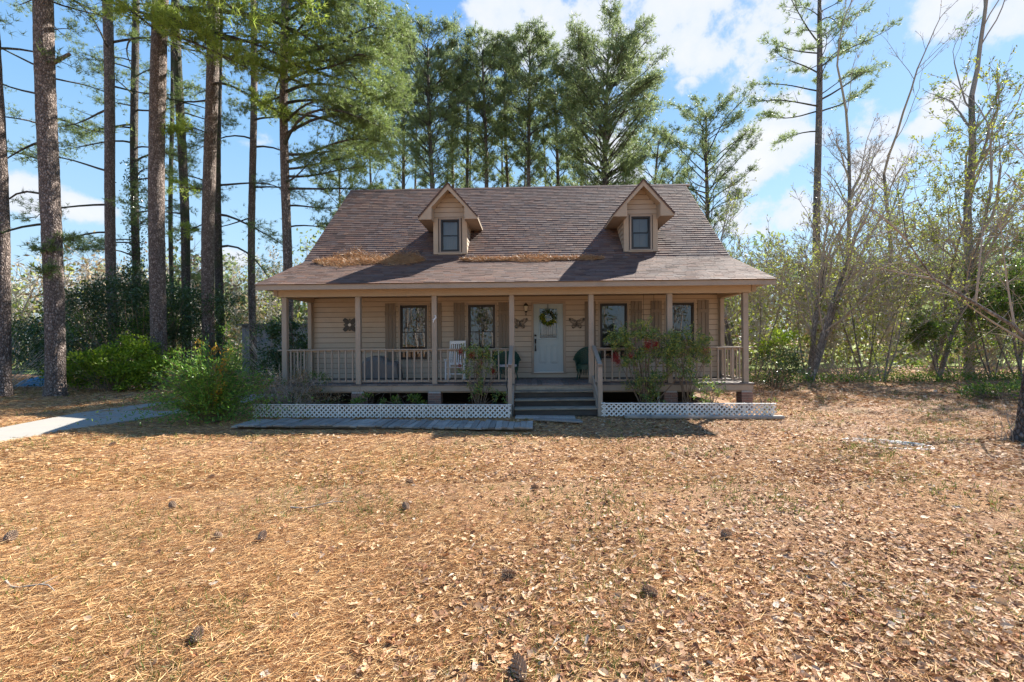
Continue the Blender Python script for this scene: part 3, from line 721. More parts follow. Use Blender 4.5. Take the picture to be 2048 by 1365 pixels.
# ================================================================ THINGS ON THE PORCH
# rocking chair
t=thing('rocking_chair',-1.82,1.22,DZ,'white slatted wooden rocking chair facing out beside the left windows','chair')
for sx in(-1,1):
    s=sx*.27
    B().bbox(s-.022,s+.022,-.30,-.25,.05,.62,.005).obj('leg',M['whitechair'],t)
    o=B().tube([(s*.85,.18,.05),(s*.85,.22,.45),(s*.85,.38,1.2)],[.024,.024,.02],8).obj('leg',M['whitechair'],t)
    yy=np.linspace(-.45,.5,14); B().prism([(a,.02+.16*(a)**2) for a in yy]+[(a,.065+.16*(a)**2) for a in yy[::-1]],s*.93-.018,s*.93+.018,'x').obj('rocker',M['whitechair'],t,recalc=True)
    B().bbox(s-.045,s+.045,-.34,.26,.62,.645,.006).obj('armrest',M['whitechair'],t)
for i in range(7):
    y=-.27+i*.07; B().bbox(-.26,.26,y,y+.055,.40-i*.006,.42-i*.006,.004).obj('seat_slat',M['whitechair'],t)
for x in np.linspace(-.165,.165,6): B().tube([(x,.215,.50),(x,.29,.85),(x,.36,1.13)],[.018]*3,6).obj('back_slat',M['whitechair'],t)
B().bbox(-.25,.25,.345,.375,1.10,1.20,.012).obj('crest_rail',M['whitechair'],t)
B().bbox(-.24,.24,.20,.225,.46,.53,.006).obj('back_rail',M['whitechair'],t)
B().bbox(-.26,.26,-.29,-.265,.20,.235,.005).obj('stretcher',M['whitechair'],t)
# wicker armchairs
def wicker(x,y,rz,label):
    t=thing('wicker_armchair',x,y,DZ,label,'armchair','green wicker armchairs on the porch',rz)
    # woven shell: arms curve up into a rounded back
    k=B(); na=36; nz=16; V=[]
    for j in range(nz+1):
        for i in range(na+1):
            a=-PI*.08+ (PI*1.16)*i/na; s=math.sin(a)        # 0 right arm .. pi left arm
            top=.60+.36*max(0,s)**1.1; h=.40+(top-.40)*j/nz
            fl=1+.18*(j/nz)**2*(1); r=.33*fl
            wv=.006*(1 if (i+j)%2 else -1)
            V.append(((r+wv)*math.cos(a)*1.02,(r+wv)*s*.85-.02+.06*(j/nz),h))
    q=[(j*(na+1)+i,j*(na+1)+i+1,(j+1)*(na+1)+i+1,(j+1)*(na+1)+i) for j in range(nz) for i in range(na)]
    k.add(V,q); o=k.obj('back',M['green'],t); mod=o.modifiers.new('thickness','SOLIDIFY'); mod.thickness=.022
    rim=[V[nz*(na+1)+i] for i in range(na+1)]; B().tube(rim,[.03]*len(rim),8).obj('arm_rim',M['green'],t)
    k=B(); ang=np.linspace(0,2*PI,28,endpoint=False)
    ring=[(.33*math.cos(a),.30*math.sin(a)) for a in ang]; k.prism(ring,.32,.41,'z'); k.obj('seat',M['green'],t,recalc=True)
    ring=[(.29*math.cos(a),.27*math.sin(a)-.02) for a in ang]; k=B().prism(ring,.411,.465,'z').obj('cushion',M['green'],t,recalc=True)
    # apron and splayed legs
    k=B(); 
    for i in range(28):
        a=ang[i]; k.tube([(.32*math.cos(a),.29*math.sin(a),.33),(.30*math.cos(a),.27*math.sin(a),.20+.05*math.cos(2*a))],[.012,.010],5)
    k.obj('apron',M['green'],t)
    for sx in(-1,1):
        for sy in(-1,1): B().tube([(sx*.22,sy*.2,.33),(sx*.25,sy*.24,.15),(sx*.27,sy*.28,0)],[.024,.02,.022],7).obj('leg',M['green'],t)
    return t
wicker(2.14,1.32,PI-.25+PI,'dark green wicker armchair with its rounded back to the right of the front door')
w2=wicker(-.27,1.30,.22,'dark green wicker armchair with a pale cushion left of the front door')
for c in w2.children:
    if c.name.startswith('cushion'): c.data.materials[0]=M['cushion']; c['label']='pale grey seat cushion'
# covered grill
t=thing('covered_grill',-4.12,1.15,DZ,'gas grill under a grey fitted cover on the left side of the porch','grill')
prof2=[(-.63,.0),(-.64,.12),(-.60,.35),(-.52,.55),(-.40,.70),(-.22,.76),(.0,.765),(.12,.74),(.20,.66),(.28,.60),(.52,.59),(.60,.52),(.62,.3),(.64,.0)]
k=B(); ns=9; V=[]
for j in range(ns):
    f=j/(ns-1); y=-.28+.56*f; e=math.sin(PI*min(1,max(0,f)))**.35 if 0<f<1 else .72
    sc=.80+.20*e if 0<f<1 else .82
    for (a,b) in prof2: V.append((a*(.9+.1*sc)+.012*math.sin(a*17+j),y,b*sc+.008*math.sin(a*23+j*2)*(b>.05)))
n=len(prof2); q=[(j*n+i,j*n+i+1,(j+1)*n+i+1,(j+1)*n+i) for j in range(ns-1) for i in range(n-1)]
from mathutils.geometry import tessellate_polygon
tr=[tuple(x) for x in tessellate_polygon([[Vector((a,b,0)) for a,b in prof2]])]
k.add(V,q,tr+[tuple((ns-1)*n+c for c in x[::-1]) for x in tr]); k.obj('cover',M['cover'],t,smooth=False,recalc=True)
for sx in(-.5,.5): B().tube([(sx,-.2,0),(sx,.2,0)],.035,8).obj('foot_bar',M['black'],t)
for i in range(2): B().tube([(-.62+i*.01,-.29,.10),(0,-.30,.09),(.62,-.29,.10)],.008,5).obj('hem_cord',M['black'],t)
# door mat
t=B().bbox(-.42,.42,-.26,.26,0,.014,.005).obj('door_mat',M['mat']); t.location=h2w(1.0,1.50,DZ+.003); t.rotation_euler=(0,0,HYAW)
tag(t,'mottled reddish grey door mat lying in front of the pale blue door','door mat')
# lantern
t=thing('wall_lantern',.305,WY-.03,2.70,'black wall lantern with a pale glass left of the front door','lantern')
B().bbox(-.04,.04,-.005,.028,.10,.30,.006).obj('backplate',M['black'],t)
B().tube([(0,0,.15),(0,-.07,.12),(0,-.10,.14)],[.012,.012,.012],6).obj('bracket',M['black'],t)
B().tube([(0,-.10,.0),(0,-.10,.03),(0,-.10,.04),(0,-.10,.10),(0,-.10,.135)],[.018,.022,.01,.02,.055],10).obj('finial',M['black'],t)
B().tube([(0,-.10,.135),(0,-.10,.29)],[.048,.072],6).obj('glass',M['lens'],t)
B().tube([(0,-.10,.29),(0,-.10,.33),(0,-.10,.37),(0,-.10,.40)],[.088,.07,.03,.008],6).obj('cap',M['black'],t)
for i in range(6):
    a=i*PI/3; B().tube([(.05*math.cos(a),-.10+.05*math.sin(a),.135),(.075*math.cos(a),-.10+.075*math.sin(a),.29)],.005,4).obj('cage_bar',M['black'],t)
# butterflies
def butterfly(x,z,label):
    t=thing('butterfly_ornament',x,WY-.045,z,label,'wall ornament','metal butterflies either side of the door')
    B().tube([(0,0,-.11),(0,-.01,-.05),(0,-.012,.02),(0,0,.06)],[.005,.012,.010,.012],7).obj('body',M['bronze'],t)
    for s in(-1,1):
        up=[(0,.02),(.05,.09),(.13,.15),(.21,.165),(.245,.15),(.235,.10),(.19,.04),(.12,-.005),(.04,-.01)]
        lo=[(.01,-.015),(.07,-.01),(.13,-.04),(.16,-.09),(.14,-.145),(.09,-.155),(.05,-.12),(.02,-.06)]
        for nm,pl in(('upper_wing',up),('lower_wing',lo)):
            k=B(); P=[(s*a,-.01-.10*abs(a)*.4,b) for a,b in pl]; P.append(P[0]); k.tube(P,[.0075]*len(P),5)
            c=np.mean(np.array(P[:-1]),axis=0)
            for f in(.55,): 
                Q=[tuple(c+(np.array(p)-c)*f) for p in P]; k.tube(Q,[.005]*len(Q),4)
            k.tube([P[0],tuple(c)],[.005,.004],4)
            # solid dark tip
            if nm=='upper_wing': k.prism([(s*.17,.10),(s*.235,.10),(s*.245,.15),(s*.20,.16)],-.022,-.016,'y')
            else: k.prism([(s*.09,-.155),(s*.14,-.145),(s*.155,-.10),(s*.10,-.12)],-.022,-.016,'y')
            k.obj(nm,M['bronze'],t,recalc=True)
        B().tube([(s*.005,0,.06),(s*.03,-.005,.10),(s*.055,0,.125)],[.003]*3,4).obj('antenna',M['bronze'],t)
butterfly(.11,2.45,'metal butterfly ornament on the wall left of the door, half behind a porch post')
butterfly(1.89,2.44,'metal butterfly ornament on the wall right of the door')
# square medallion
t=thing('wall_medallion',-5.31,WY-.04,2.45,'square dark scrollwork medallion with a white round centre on the siding','wall ornament')
ang=np.linspace(0,2*PI,20,endpoint=False)
B().prism([(.045*math.cos(a),.045*math.sin(a)) for a in ang],-.028,-.012,'y').obj('centre',M['white'],t,recalc=True)
for i in range(4):
    a=PI/4+i*PI/2; c,s=math.cos(a),math.sin(a)
    def rp(u,v): return (c*u-s*v,s*u+c*v)
    B().prism([rp(*p) for p in[(.05,-.02),(.12,-.075),(.19,-.07),(.265,-.05),(.265,.05),(.19,.07),(.12,.075),(.05,.02)]],-.02,-.008,'y').obj('leaf_scroll',M['frame'],t,recalc=True)
    a=i*PI/2; c,s=math.cos(a),math.sin(a)
    B().prism([rp(*p) for p in[(.05,-.012),(.11,-.045),(.17,-.03),(.21,0),(.17,.03),(.11,.045),(.05,.012)]],-.016,-.006,'y').obj('petal',M['bronze'],t,recalc=True)
# small white gecko-shaped ornament on the third post
t=thing('post_ornament',-2.22,.026,2.52,'small white hook-shaped ornament on the third porch post','ornament')
B().tube([(.0,-.01,.10),(.035,-.015,.085),(.04,-.015,.04),(.0,-.015,.0),(-.03,-.012,-.05),(-.035,-.01,-.10)],[.008,.018,.02,.024,.018,.006],7).obj('body',M['whitechair'],t)
for p in((.03,.05),(-.03,-.02)): B().tube([(p[0]*.3,-.012,p[1]),(p[0]*2,-.012,p[1]+.01)],[.009,.007],5).obj('foot',M['whitechair'],t)
# wreath
t=thing('door_wreath',1.0,WY-.03,2.62,'green and yellow leafy wreath hanging on the pale blue front door','wreath')
B().tube([(.19*math.cos(a),0,.19*math.sin(a)) for a in np.linspace(0,2*PI,25)],[.022]*25,6).obj('ring',M['twig'],t)
for nm,mt,n,sel in(('green_leaves','leafdark',420,lambda a:True),('lime_flowers','leafbright',260,lambda a:(2.6<a<4.1) or (4.4<a<5.7)),('yellow_flowers','leafyellow',200,lambda a:(2.6<a<4.0) or (4.5<a<5.9))):
    if mt=='leafyellow' and mt not in M: M[mt]=leafmat('yellow petals',[(.50,.42,.03),(.45,.45,.08)],trans=.3)
    a=rng.random(n*3)*2*PI; a=np.array([x for x in a if sel(x)])[:n]; rr=.19+rng.normal(size=len(a))*.035
    P=np.stack([rr*np.cos(a),-.02-rng.random(len(a))*.05,rr*np.sin(a)],1); b=B(); leaves(b,P,norm(unit(len(a))+np.array([0,-.5,0])),rng.uniform(.04,.07,len(a)),.03); b.obj(nm,M[mt],t)
# hanging wires with a basket each behind the nandina
for x,lab,zb in((3.72,'thin black plant hanger wire hanging right of the third window',1.95),(4.02,'thin black plant hanger wire hanging left of the rightmost window',1.75)):
    t=B().tube([(0,0,0),(0,0,-(3.3-zb))],.006,5).obj('plant_hanger',M['black']); t.location=h2w(x,.85,3.335); tag(t,lab,'plant hanger','plant hangers under the porch ceiling')
# rain chain / cable by the stair post
k=B().tube([(-.22,-.0,.86),(-.24,-.05,.70),(-.18,-.3,.45),(-.05,-1.12,.30),(-.03,-1.13,.02)],.012,5).obj('cable',M['black']); k.location=(HX,HY,0); k.rotation_euler=(0,0,HYAW); tag(k,'thin black cable running down beside the left stair post','cable')

# ================================================================ LATTICE, BOARDWALK
def lattice(x0,x1,y0,y1,label,rail_z=.0):
    L=math.hypot(x1-x0,y1-y0); a=math.atan2(y1-y0,x1-x0)
    t=thing('lattice_fence',x0,y0,0,label,'lattice fence','low white lattice fences in front of the porch',a)
    H_=.315; z0=.02; p=.118; w=.036
    u=p/1.0
    n=int(L/u)+4
    base={}
    def clip(i,s):
        # centreline from (xa,z0) going up with slope s
        xa=i*u if s>0 else i*u; pts=[]
        xb=xa+s*H_
        lo,hi=sorted((xa,xb)); 
        t0=0;t1=1
        def X(t): return xa+(xb-xa)*t
        if s>0:
            if X(1)<0 or X(0)>L: return None
            t0=max(0,(0-xa)/(xb-xa)); t1=min(1,(L-xa)/(xb-xa))
        else:
            if X(0)<0 or X(1)>L: return None
            t0=max(0,(L-xa)/(xb-xa)) ; t1=min(1,(0-xa)/(xb-xa))
        if t1-t0<.12: return None
        return X(t0),z0+H_*t0,X(t1),z0+H_*t1
    hw=w/2*math.sqrt(2)
    for s,yo in((1,-.006),(-1,.002)):
        for i in range(-4,n+4):
            c=clip(i+ (0 if s>0 else .0),s)
            if not c: continue
            xa,za,xb,zb=c; full=abs(zb-za-H_)<1e-6
            key=(s,round(zb-za,3))
            if key not in base:
                d=zb-za; base[key]=B().prism([(-hw,0),(hw,0),(s*d+hw,d),(s*d-hw,d)],0,.007,'y').mesh('slat_%d'%(s),M['white'],recalc=True)
            link('slat',base[key],t,(xa,yo,za+.002*rng.normal()))
    bpiece('top_rail','white',t,-.02,L+.02,-.02,.028,z0+H_-.012,z0+H_+.012,.003)
    for x in np.linspace(.06,L-.04,7): bpiece('stake','white',t,x-.018,x+.018,.012,.035,0,z0+H_+.02,.003)
    return t,L
lattice(-6.60,-.08,-1.22,-1.36,'longer low white lattice fence along the left half of the porch')
t,L_=lattice(2.18,6.33,-1.12,-1.28,'shorter low white lattice fence right of the porch steps')
k=thing('garden_timber',2.20,-1.28,0,'grey landscape timber lying along the foot of the right lattice fence','timber',rz=-.035)
B().bbox(-.6+1.1,4.22,-.12,.04,0,.085,.02).obj('timber',M['oldwood'],k); B().tube([(4.225,-.04,.04),(4.235,-.04,.04)],[.03,.02],6).obj('end_knot',M['dark'],k)
# short stub lattice end curl and boardwalk
t=thing('boardwalk',0,0,0,'low weathered grey plank boardwalk in front of the left lattice fence','boardwalk')
x=-6.22; i=0
tm=ubox('plank_unit',M['oldwood'])
while x<.42:
    w=.135+.012*rng.normal()*.5
    sag=.012*math.sin(x*1.3)+.008*rng.normal(); yb=-1.80-(x+6.2)*.052+.012*rng.normal(); yf=-2.64-(x+6.2)*.055+.02*rng.normal()
    if x>-.3: yb-=.12; 
    link('plank',tm,t,(x+w/2,(yb+yf)/2,.075+sag),(R(rng.normal()*1.0),R(rng.normal()*1.5),R(rng.normal()*1.2-1)),(w-.008,yb-yf,.03)); x+=w; i+=1
for yy,sl in((-1.98,-.052),(-2.45,-.055)): 
    o=bpiece('joist','oldwood',t,-6.15,.35,-.02,.02,0,.052,.003); o.location=(-2.9,yy+(3.3)*sl,.026); o.rotation_euler=(0,0,sl)
t=thing('loose_planks',.95,-1.9,0,'two loose grey planks lying in the leaves at the foot of the steps','planks',rz=-.33)
for yy,l,w in((-.05,1.15,.13),(.12,1.0,.12)): bpiece('plank','oldwood',t,-l/2+.1,l/2+.1,yy-w/2,yy+w/2,.04,.075,.006)
t=thing('step_slab',.78,-1.28,0,'half buried grey timber pad directly below the bottom step','timber pad',rz=-.06)
for yy in(-.14,0,.14): bpiece('plank','oldwood',t,-.75,.72,yy-.06,yy+.06,.0,.035,.006)
# coiled hose on the lawn right
k=B(); P=[]
for a in np.linspace(0,2*PI*6,180):
    r=.26+.05*a/6.28*.6+.03*math.sin(a*2.3); P.append((r*1.55*math.cos(a),r*.9*math.sin(a),.02+.006*math.sin(a*3)+.004*a/6))
P+= [(-.9,.25,.015),(-1.05,.35,.012)]
k.tube(P,.016,6); t=k.obj('garden_hose',M['hose']); t.location=(6.55,8.0,0); t.rotation_euler=(0,0,-.35); tag(t,'coiled white hose lying on the leafy lawn at the right','hose')

# ================================================================ GROUND
def ground_mat():
    m,nt,N,L,P=newmat('forest floor with straw')
    g=N.new('ShaderNodeNewGeometry').outputs['Position']
    n1=noise(N,L,g,90,6,.7,scale=(.35,1,1),rot=(0,0,R(-40)))
    n2=noise(N,L,g,60,6,.75)
    n3=noise(N,L,g,.45,5,.6); n4=noise(N,L,g,1.6,6,.7)
    c1=ramp(N,[(.25,(.08,.032,.014)),(.42,(.24,.11,.045)),(.55,(.42,.22,.09)),(.7,(.56,.35,.17))]); L.new(n1,c1.inputs[0])
    c2=ramp(N,[(.25,(.07,.032,.018)),(.45,(.21,.105,.055)),(.58,(.36,.22,.13)),(.7,(.48,.35,.24))]); L.new(n2,c2.inputs[0])
    f=ramp(N,[(.38,(0,0,0)),(.6,(1,1,1))]); L.new(n3,f.inputs[0])
    c=mixc(N,L,f.outputs[0],c1.outputs[0],c2.outputs[0])
    f2=ramp(N,[(.50,(0,0,0)),(.72,(.42,.42,.42))]); L.new(n4,f2.inputs[0])
    c=mixc(N,L,f2.outputs[0],c,(.18,.19,.045))
    L.new(c,P.inputs['Base Color']); P.inputs['Roughness'].default_value=.95
    a=N.new('ShaderNodeMath'); a.operation='ADD'; L.new(n1,a.inputs[0]); L.new(n2,a.inputs[1])
    bump(N,L,a.outputs[0],P,.9,.03); return m
M['ground']=ground_mat()
xs=np.concatenate([np.linspace(-400,-40,8),np.linspace(-36,36,121),np.linspace(40,400,8)]); ys=np.concatenate([np.linspace(-120,-5,8),np.linspace(0,40,90),np.linspace(45,600,10)])
X,Y=np.meshgrid(xs,ys)
def gz(x,y):
    near=np.exp(-((x/45)**2+((y-15)/35)**2)); hs=np.clip((np.hypot(np.maximum(np.abs(x-HX)-7,0),np.maximum(np.abs(y-16.5)-6,0)))/2.,0,1)
    return (.035*np.sin(x*.9+y*.35)+.025*np.sin(x*.37-y*1.1+1)+.012*np.sin(x*2.7+y*2.1))*near*hs*np.clip((y+30)/30,0,1)-.02*(1-hs)
Z=gz(X,Y)
V=np.stack([X,Y,Z],-1).reshape(-1,3); nx=len(xs); i=np.arange(nx-1)[None,:]+np.arange(len(ys)-1)[:,None]*nx
q=np.stack([i,i+1,i+nx+1,i+nx],-1).reshape(-1,4)
g=B().add(V,q).obj('ground',M['ground'],smooth=True); tag(g,kind='structure')
# concrete path on the left
pl=[(-12.5,-2),(-10.2,3),(-10.02,7),(-9.88,8.77),(-9.72,9.77),(-8.95,11.87),(-8.4,13.4),(-8.2,16.5)]; pr=[(-14.8,-2),(-12.3,3),(-11.75,7),(-11.5,9.0),(-11.45,10.16),(-11.75,12.3),(-11.5,13.6),(-10.2,16.5)]
k=B(); V=[]
for (a,b),(c,d) in zip(pl,pr):
    for j in range(5):
        f=j/4; x=a+(c-a)*f; y=b+(d-b)*f; V.append((x,y,.045+.0*j))
for (a,b),(c,d) in zip(pl,pr): V+= [(a+.03,b,-.08),(c-.03,d,-.08)]
n=len(pl); q=[(i*5+j,(i+1)*5+j,(i+1)*5+j+1,i*5+j+1) for i in range(n-1) for j in range(4)]
q+=[(i*5,(i+1)*5,n*5+(i+1)*2,n*5+i*2) for i in range(n-1)]+[(i*5+4,(i+1)*5+4,n*5+(i+1)*2+1,n*5+i*2+1) for i in range(n-1)]
o=k.add(V,q).obj('path',M['concrete'],recalc=True); tag(o,kind='structure')
# sunny lawn beyond the woods
def lawn_mat():
    m,nt,N,L,P=newmat('far lawn'); g=N.new('ShaderNodeNewGeometry').outputs['Position']; n=noise(N,L,g,.6,6); r=ramp(N,[(.3,(.13,.17,.03)),(.7,(.26,.30,.06))]); L.new(n,r.inputs[0]); L.new(r.outputs[0],P.inputs['Base Color']); P.inputs['Roughness'].default_value=1; return m
M['lawn']=lawn_mat()
xs=np.linspace(-110,140,60); ys=np.linspace(29,140,14); X,Y=np.meshgrid(xs,ys); V=np.stack([X,Y+1.5*np.sin(X*.3),gz(X,Y)*0+.05],-1).reshape(-1,3); i=np.arange(59)[None,:]+np.arange(13)[:,None]*60
o=B().add(V,np.stack([i,i+1,i+61,i+60],-1).reshape(-1,4)).obj('lawn',M['lawn'],smooth=True); tag(o,kind='structure')
# neighbour shed behind the left shrubs
t=thing('shed',-14.2,29,0,'low grey shed half hidden behind the shrubs left of the house','shed',house_frame=False)
B().box(-3,1.6,0,3,0,3.0).obj('wall',M['shed'],t)
for s_ in np.linspace(-2.8,1.5,10): piece('panel_rib','shed',t,s_-.03,s_+.03,-.03,-.002,0,3.0)
B().prism([(-3.2,3.0),(1.8,3.0),(1.8,3.1),(-3.2,3.1)],-.3,3.3,'y').obj('roof',M['cover'],t,recalc=True)
t=thing('blue_tarp',-21.2,20.5,0,'low blue tarpaulin bundle glimpsed under the left thicket','tarp',house_frame=False)
k=B(); m_=12; V=[]
for j in range(m_):
    for i in range(m_):
        u,v=i/(m_-1),j/(m_-1); V.append((-1.2+2.4*u,-.6+1.2*v,.85*(math.sin(PI*u)**.4)*(math.sin(PI*v)**.4)+.05*math.sin(9*u+5*v)))
t.scale=(.75,.6,.55); k.add(V,[(j*m_+i,j*m_+i+1,(j+1)*m_+i+1,(j+1)*m_+i) for j in range(m_-1) for i in range(m_-1)]).obj('sheet',M['tarp'],t,smooth=True)
B().tube([(-1.3,-.65,.1),(0,-.62,.5),(1.3,-.65,.1)],.015,5).obj('rope',M['hose'],t)

# ================================================================ GROUND LITTER
def in_path(x,y):
    r=np.zeros(len(x),bool)
    yy=[p[1] for p in pl]; xr=np.interp(y,yy,[p[0] for p in pl]); xl=np.interp(y,[p[1] for p in pr],[p[0] for p in pr])
    return (x<xr-.05)&(x>xl+.05)
def in_house(x,y):
    c,s=math.cos(HYAW),math.sin(HYAW); a=x-HX; b=y-HY; lx=c*a+s*b; ly=-s*a+c*b
    h=(lx>-6.7)&(lx<6.5)&(ly>.2)
    h|=(lx>-6.3)&(lx<.45)&(ly>-2.75-(lx+6.2)*.055)&(ly<-1.75-(lx+6.2)*.05)
    h|=(lx>-.1)&(lx<2.2)&(ly>-1.1)
    return h
def scatter(n,y0,y1,p,spread=1.42):
    n=int(n*1.16)
    """density falls with distance from the yard's near side"""
    u=rng.random(n); y=(y0**(1-p)+(y1**(1-p)-y0**(1-p))*u)**(1/(1-p)); x=rng.uniform(-1,1,n)*(y*spread+1.2)
    k=~(in_path(x,y)&(rng.random(n)>.09))&~in_house(x,y); return x[k],y[k]
def pnoise(x,y,s,seed):
    r=np.random.default_rng(seed); v=np.zeros_like(x)
    for k in range(7):
        a=r.random()*2*PI; f=s*(.6+r.random()*1.6); v+=np.sin((x*math.cos(a)+y*math.sin(a))*f+r.random()*6.28+1.2*np.sin((x*math.sin(a)-y*math.cos(a))*f*.7))
    return v/7
b=B()
for n,y0,y1,p,Lr,wd in((300000,2.0,7,1.15,(.07,.15),.0036),(170000,6,14,.9,(.09,.17),.0075),(80000,13,26,.3,(.14,.26),.014)):
    x,y=scatter(n,y0,y1,p); keep=rng.random(len(x))<.72+.5*pnoise(x,y,1.4,3)-.25*np.clip((x/np.maximum(y,1)),-.6,1); x,y=x[keep],y[keep]; n=len(x)
    flow=R(38)+.9*pnoise(x,y,.5,11)+rng.normal(size=n)*.75
    zt=rng.normal(size=n)*.13
    D=np.stack([np.cos(flow),np.sin(flow),zt],1)
    L_=rng.uniform(*Lr,n); z=gz(x,y)+.004+np.abs(rng.normal(size=n))*.014+np.maximum(0,-zt)*L_
    needles(b,np.stack([x,y,z],1),D,L_,wd*rng.uniform(.7,1.4,n))
o=b.obj('pine_straw_ground_cover',M['straw']); tag(o,'tan and orange pine straw covering the whole front yard','pine straw',None,'stuff')
def leaf_litter(b,x,y,size,lift=.025):
    """curled oak-like leaves: strip of 3 x 4 verts"""
    n=len(x); a=rng.random(n)*2*PI; tl=rng.normal(size=n)*.2; roll=rng.normal(size=n)*.38
    D=np.stack([np.cos(a),np.sin(a),tl],1); D=norm(D); S=norm(np.cross(D,np.stack([rng.normal(size=n)*.0+np.sin(roll)*-np.sin(a),np.sin(roll)*np.cos(a),np.cos(roll)],1))); Nn=np.cross(S,D)
    Nn*=np.sign(Nn[:,2:3]+1e-9)
    Lh=size*rng.uniform(.75,1.35,n); Wh=Lh*rng.uniform(.40,.75,n); cur=rng.uniform(.05,.5,n); cul=rng.uniform(-.15,.35,n)
    P=np.stack([x,y,gz(x,y)+.008+lift*rng.random(n)+np.abs(tl)*Lh*.35],1)
    rowsv=[]
    for f,wf in((-.5,.16),(-.18,.95),(.12,.85),(.34,1.0),(.5,.12)):
        wob=rng.uniform(.6,1.25,n)
        for s in(-1,0,1):
            rowsv.append(P+D*(f*Lh)[:,None]+S*(s*.5*Wh*wf*wob)[:,None]+Nn*((abs(s)*cur*Wh*.6*wf)+cul*Lh*(2*f)**2*.25)[:,None])
    v=np.stack(rowsv,1).reshape(-1,3); i=(np.arange(n)*15)[:,None]
    q=np.concatenate([np.stack([i[:,0]+r*3+c,i[:,0]+r*3+c+1,i[:,0]+r*3+c+4,i[:,0]+r*3+c+3],1) for r in range(4) for c in range(2)])
    b.add(v,q)
b=B()
for n,y0,y1,p,sz in((36000,2.0,6.5,1.1,.050),(28000,6,13,.8,.062),(14000,12.5,24,.2,.11)):
    x,y=scatter(n,y0,y1,p); lat=x/np.maximum(y,1)
    pr_=.34+.52*np.clip(lat*1.3,-.8,.7)+.55*pnoise(x,y,1.1,5)+.25*pnoise(x,y,4.,6)+.15*(y<4.2)
    keep=rng.random(len(x))<np.clip(pr_,.02,1); leaf_litter(b,x[keep],y[keep],sz)
o=b.obj('fallen_leaf_cover',M['litter']); tag(o,'curled tan and brown fallen leaves scattered over the yard, thickest at the right','fallen leaves',None,'stuff')
# sparse grass
b=B(); x,y=scatter(30000,2.5,24,.7); k=rng.random(len(x))<np.clip(.22+1.2*pnoise(x,y,1.3,9),0,1); x,y=x[k],y[k]
x=np.repeat(x,3)+rng.normal(size=len(x)*3)*.02; y=np.repeat(y,3)+rng.normal(size=len(x))*.02; n=len(x)
needles(b,np.stack([x,y,gz(x,y)],1),np.stack([rng.normal(size=n)*.6,rng.normal(size=n)*.6,np.ones(n)],1),rng.uniform(.04,.10,n)*(1+y*.02),.006+.0008*y)
o=b.obj('sparse_grass',M['grass']); tag(o,'thin green grass blades poking through the straw','grass',None,'stuff')
# pine cones
def conemesh():
    k=B(); L=.13
    for i in range(80):
        f=i/80; a=i*2.399; r=.026*math.sin(PI*(.12+.83*f))**.8; y=-L/2+L*f
        c,s=math.cos(a),math.sin(a); o=r+.014
        def pt(rr,da,dy): return (rr*math.cos(a+da),y+dy,rr*math.sin(a+da))
        k.add([pt(r*.3,0,-.008),pt(o,-.24,.0),pt(o*1.12,0,.010),pt(o,.24,.0),pt(r*.6,0,.004)],None,[(0,1,2),(0,2,3),(1,4,2),(2,4,3)])
    k.tube([(0,-L/2,0),(0,L/2,0)],[.012,.006],6)
    return k.mesh('pine_cone',M['cone'])
cm=conemesh()
def gp(px,py):
    a,b_=px-1024,py-682.5; c,s=math.cos(R(.41)),math.sin(R(.41)); u,v=(a*c-b_*s)/910,(a*s+b_*c)/910; Y=1.9/v; return u*Y,Y
cones=[(22,1087,.7,1.35,'large open pine cone at the left edge of the yard'),(525,1083,.4,1.1,'pine cone on the straw left of the middle foreground'),(1018,1168,1.9,1.0,'upright pine cone among leaves in the middle foreground'),(1038,1352,.3,1.3,'pine cone nearest the camera at the bottom centre'),(1453,1075,2.2,1.1,'dark pine cone right of centre in the leafy part'),
 (422,954,.1,1.0,'grey pine cone in the yard before the boardwalk end'),(345,1013,.9,1.1,'pine cone lying on bare straw left of the yard centre'),(437,1080,1.2,.9,'small pine cone beside a grass tuft on the left'),(812,1030,.6,1.1,'pine cone in the yard below the third porch post'),(820,975,1.4,.9,'small dark pine cone farthest up the centre of the yard'),(395,1276,.5,1.0,'weathered grey pine cone low in the left foreground'),(1070,988,2,.9,'dark pine cone in the yard in line with the front door'),(225,897,.2,1.1,'pine cone close to the house shadow edge on the left'),(1300,1195,1,1.,'pine cone half under leaves right of the bottom centre')]
for px,py,a,s,lab in cones:
    x,y=gp(px,py); o=link('pine_cone',cm,None,(x,y,float(gz(np.array([x]),np.array([y]))[0])+.04*s),(R(12),.6,a),(s*.85,s*.85,s*.85)); tag(o,lab,'pine cone','pine cones lying in the yard')
# fallen sticks
for px,py,a,L,lab in((1170,1140,-.5,.55,'thin dark stick lying in leaves right of the centre foreground'),(60,1180,-.2,.5,'short curved stick at the lower left of the yard'),(640,1015,.35,.6,'thin twig on the straw in the left half of the yard'),(1080,1100,-.6,.35,'short broken stick with pale wood among leaves'),(1100,1310,1.2,.3,'small forked twig near the bottom centre'),(1800,953,-.1,1.2,'long thin stick on the lawn in front of the white hose')):
    x,y=gp(px,py); k=B(); P=[(t*L*math.cos(a)+.03*math.sin(t*5),t*L*math.sin(a)+.02*math.sin(t*9),.03+.012*math.sin(t*7)) for t in np.linspace(-.5,.5,9)]
    k.tube(P,np.linspace(.010,.003,9),6); k.tube([P[5],(P[5][0]+.1*L,P[5][1]+.16*L,.06)],[.005,.002],5)
    o=k.obj('fallen_stick',M['twig']); o.location=(x,y,0); tag(o,lab,'stick','fallen sticks in the yard')
SUBK=1.6
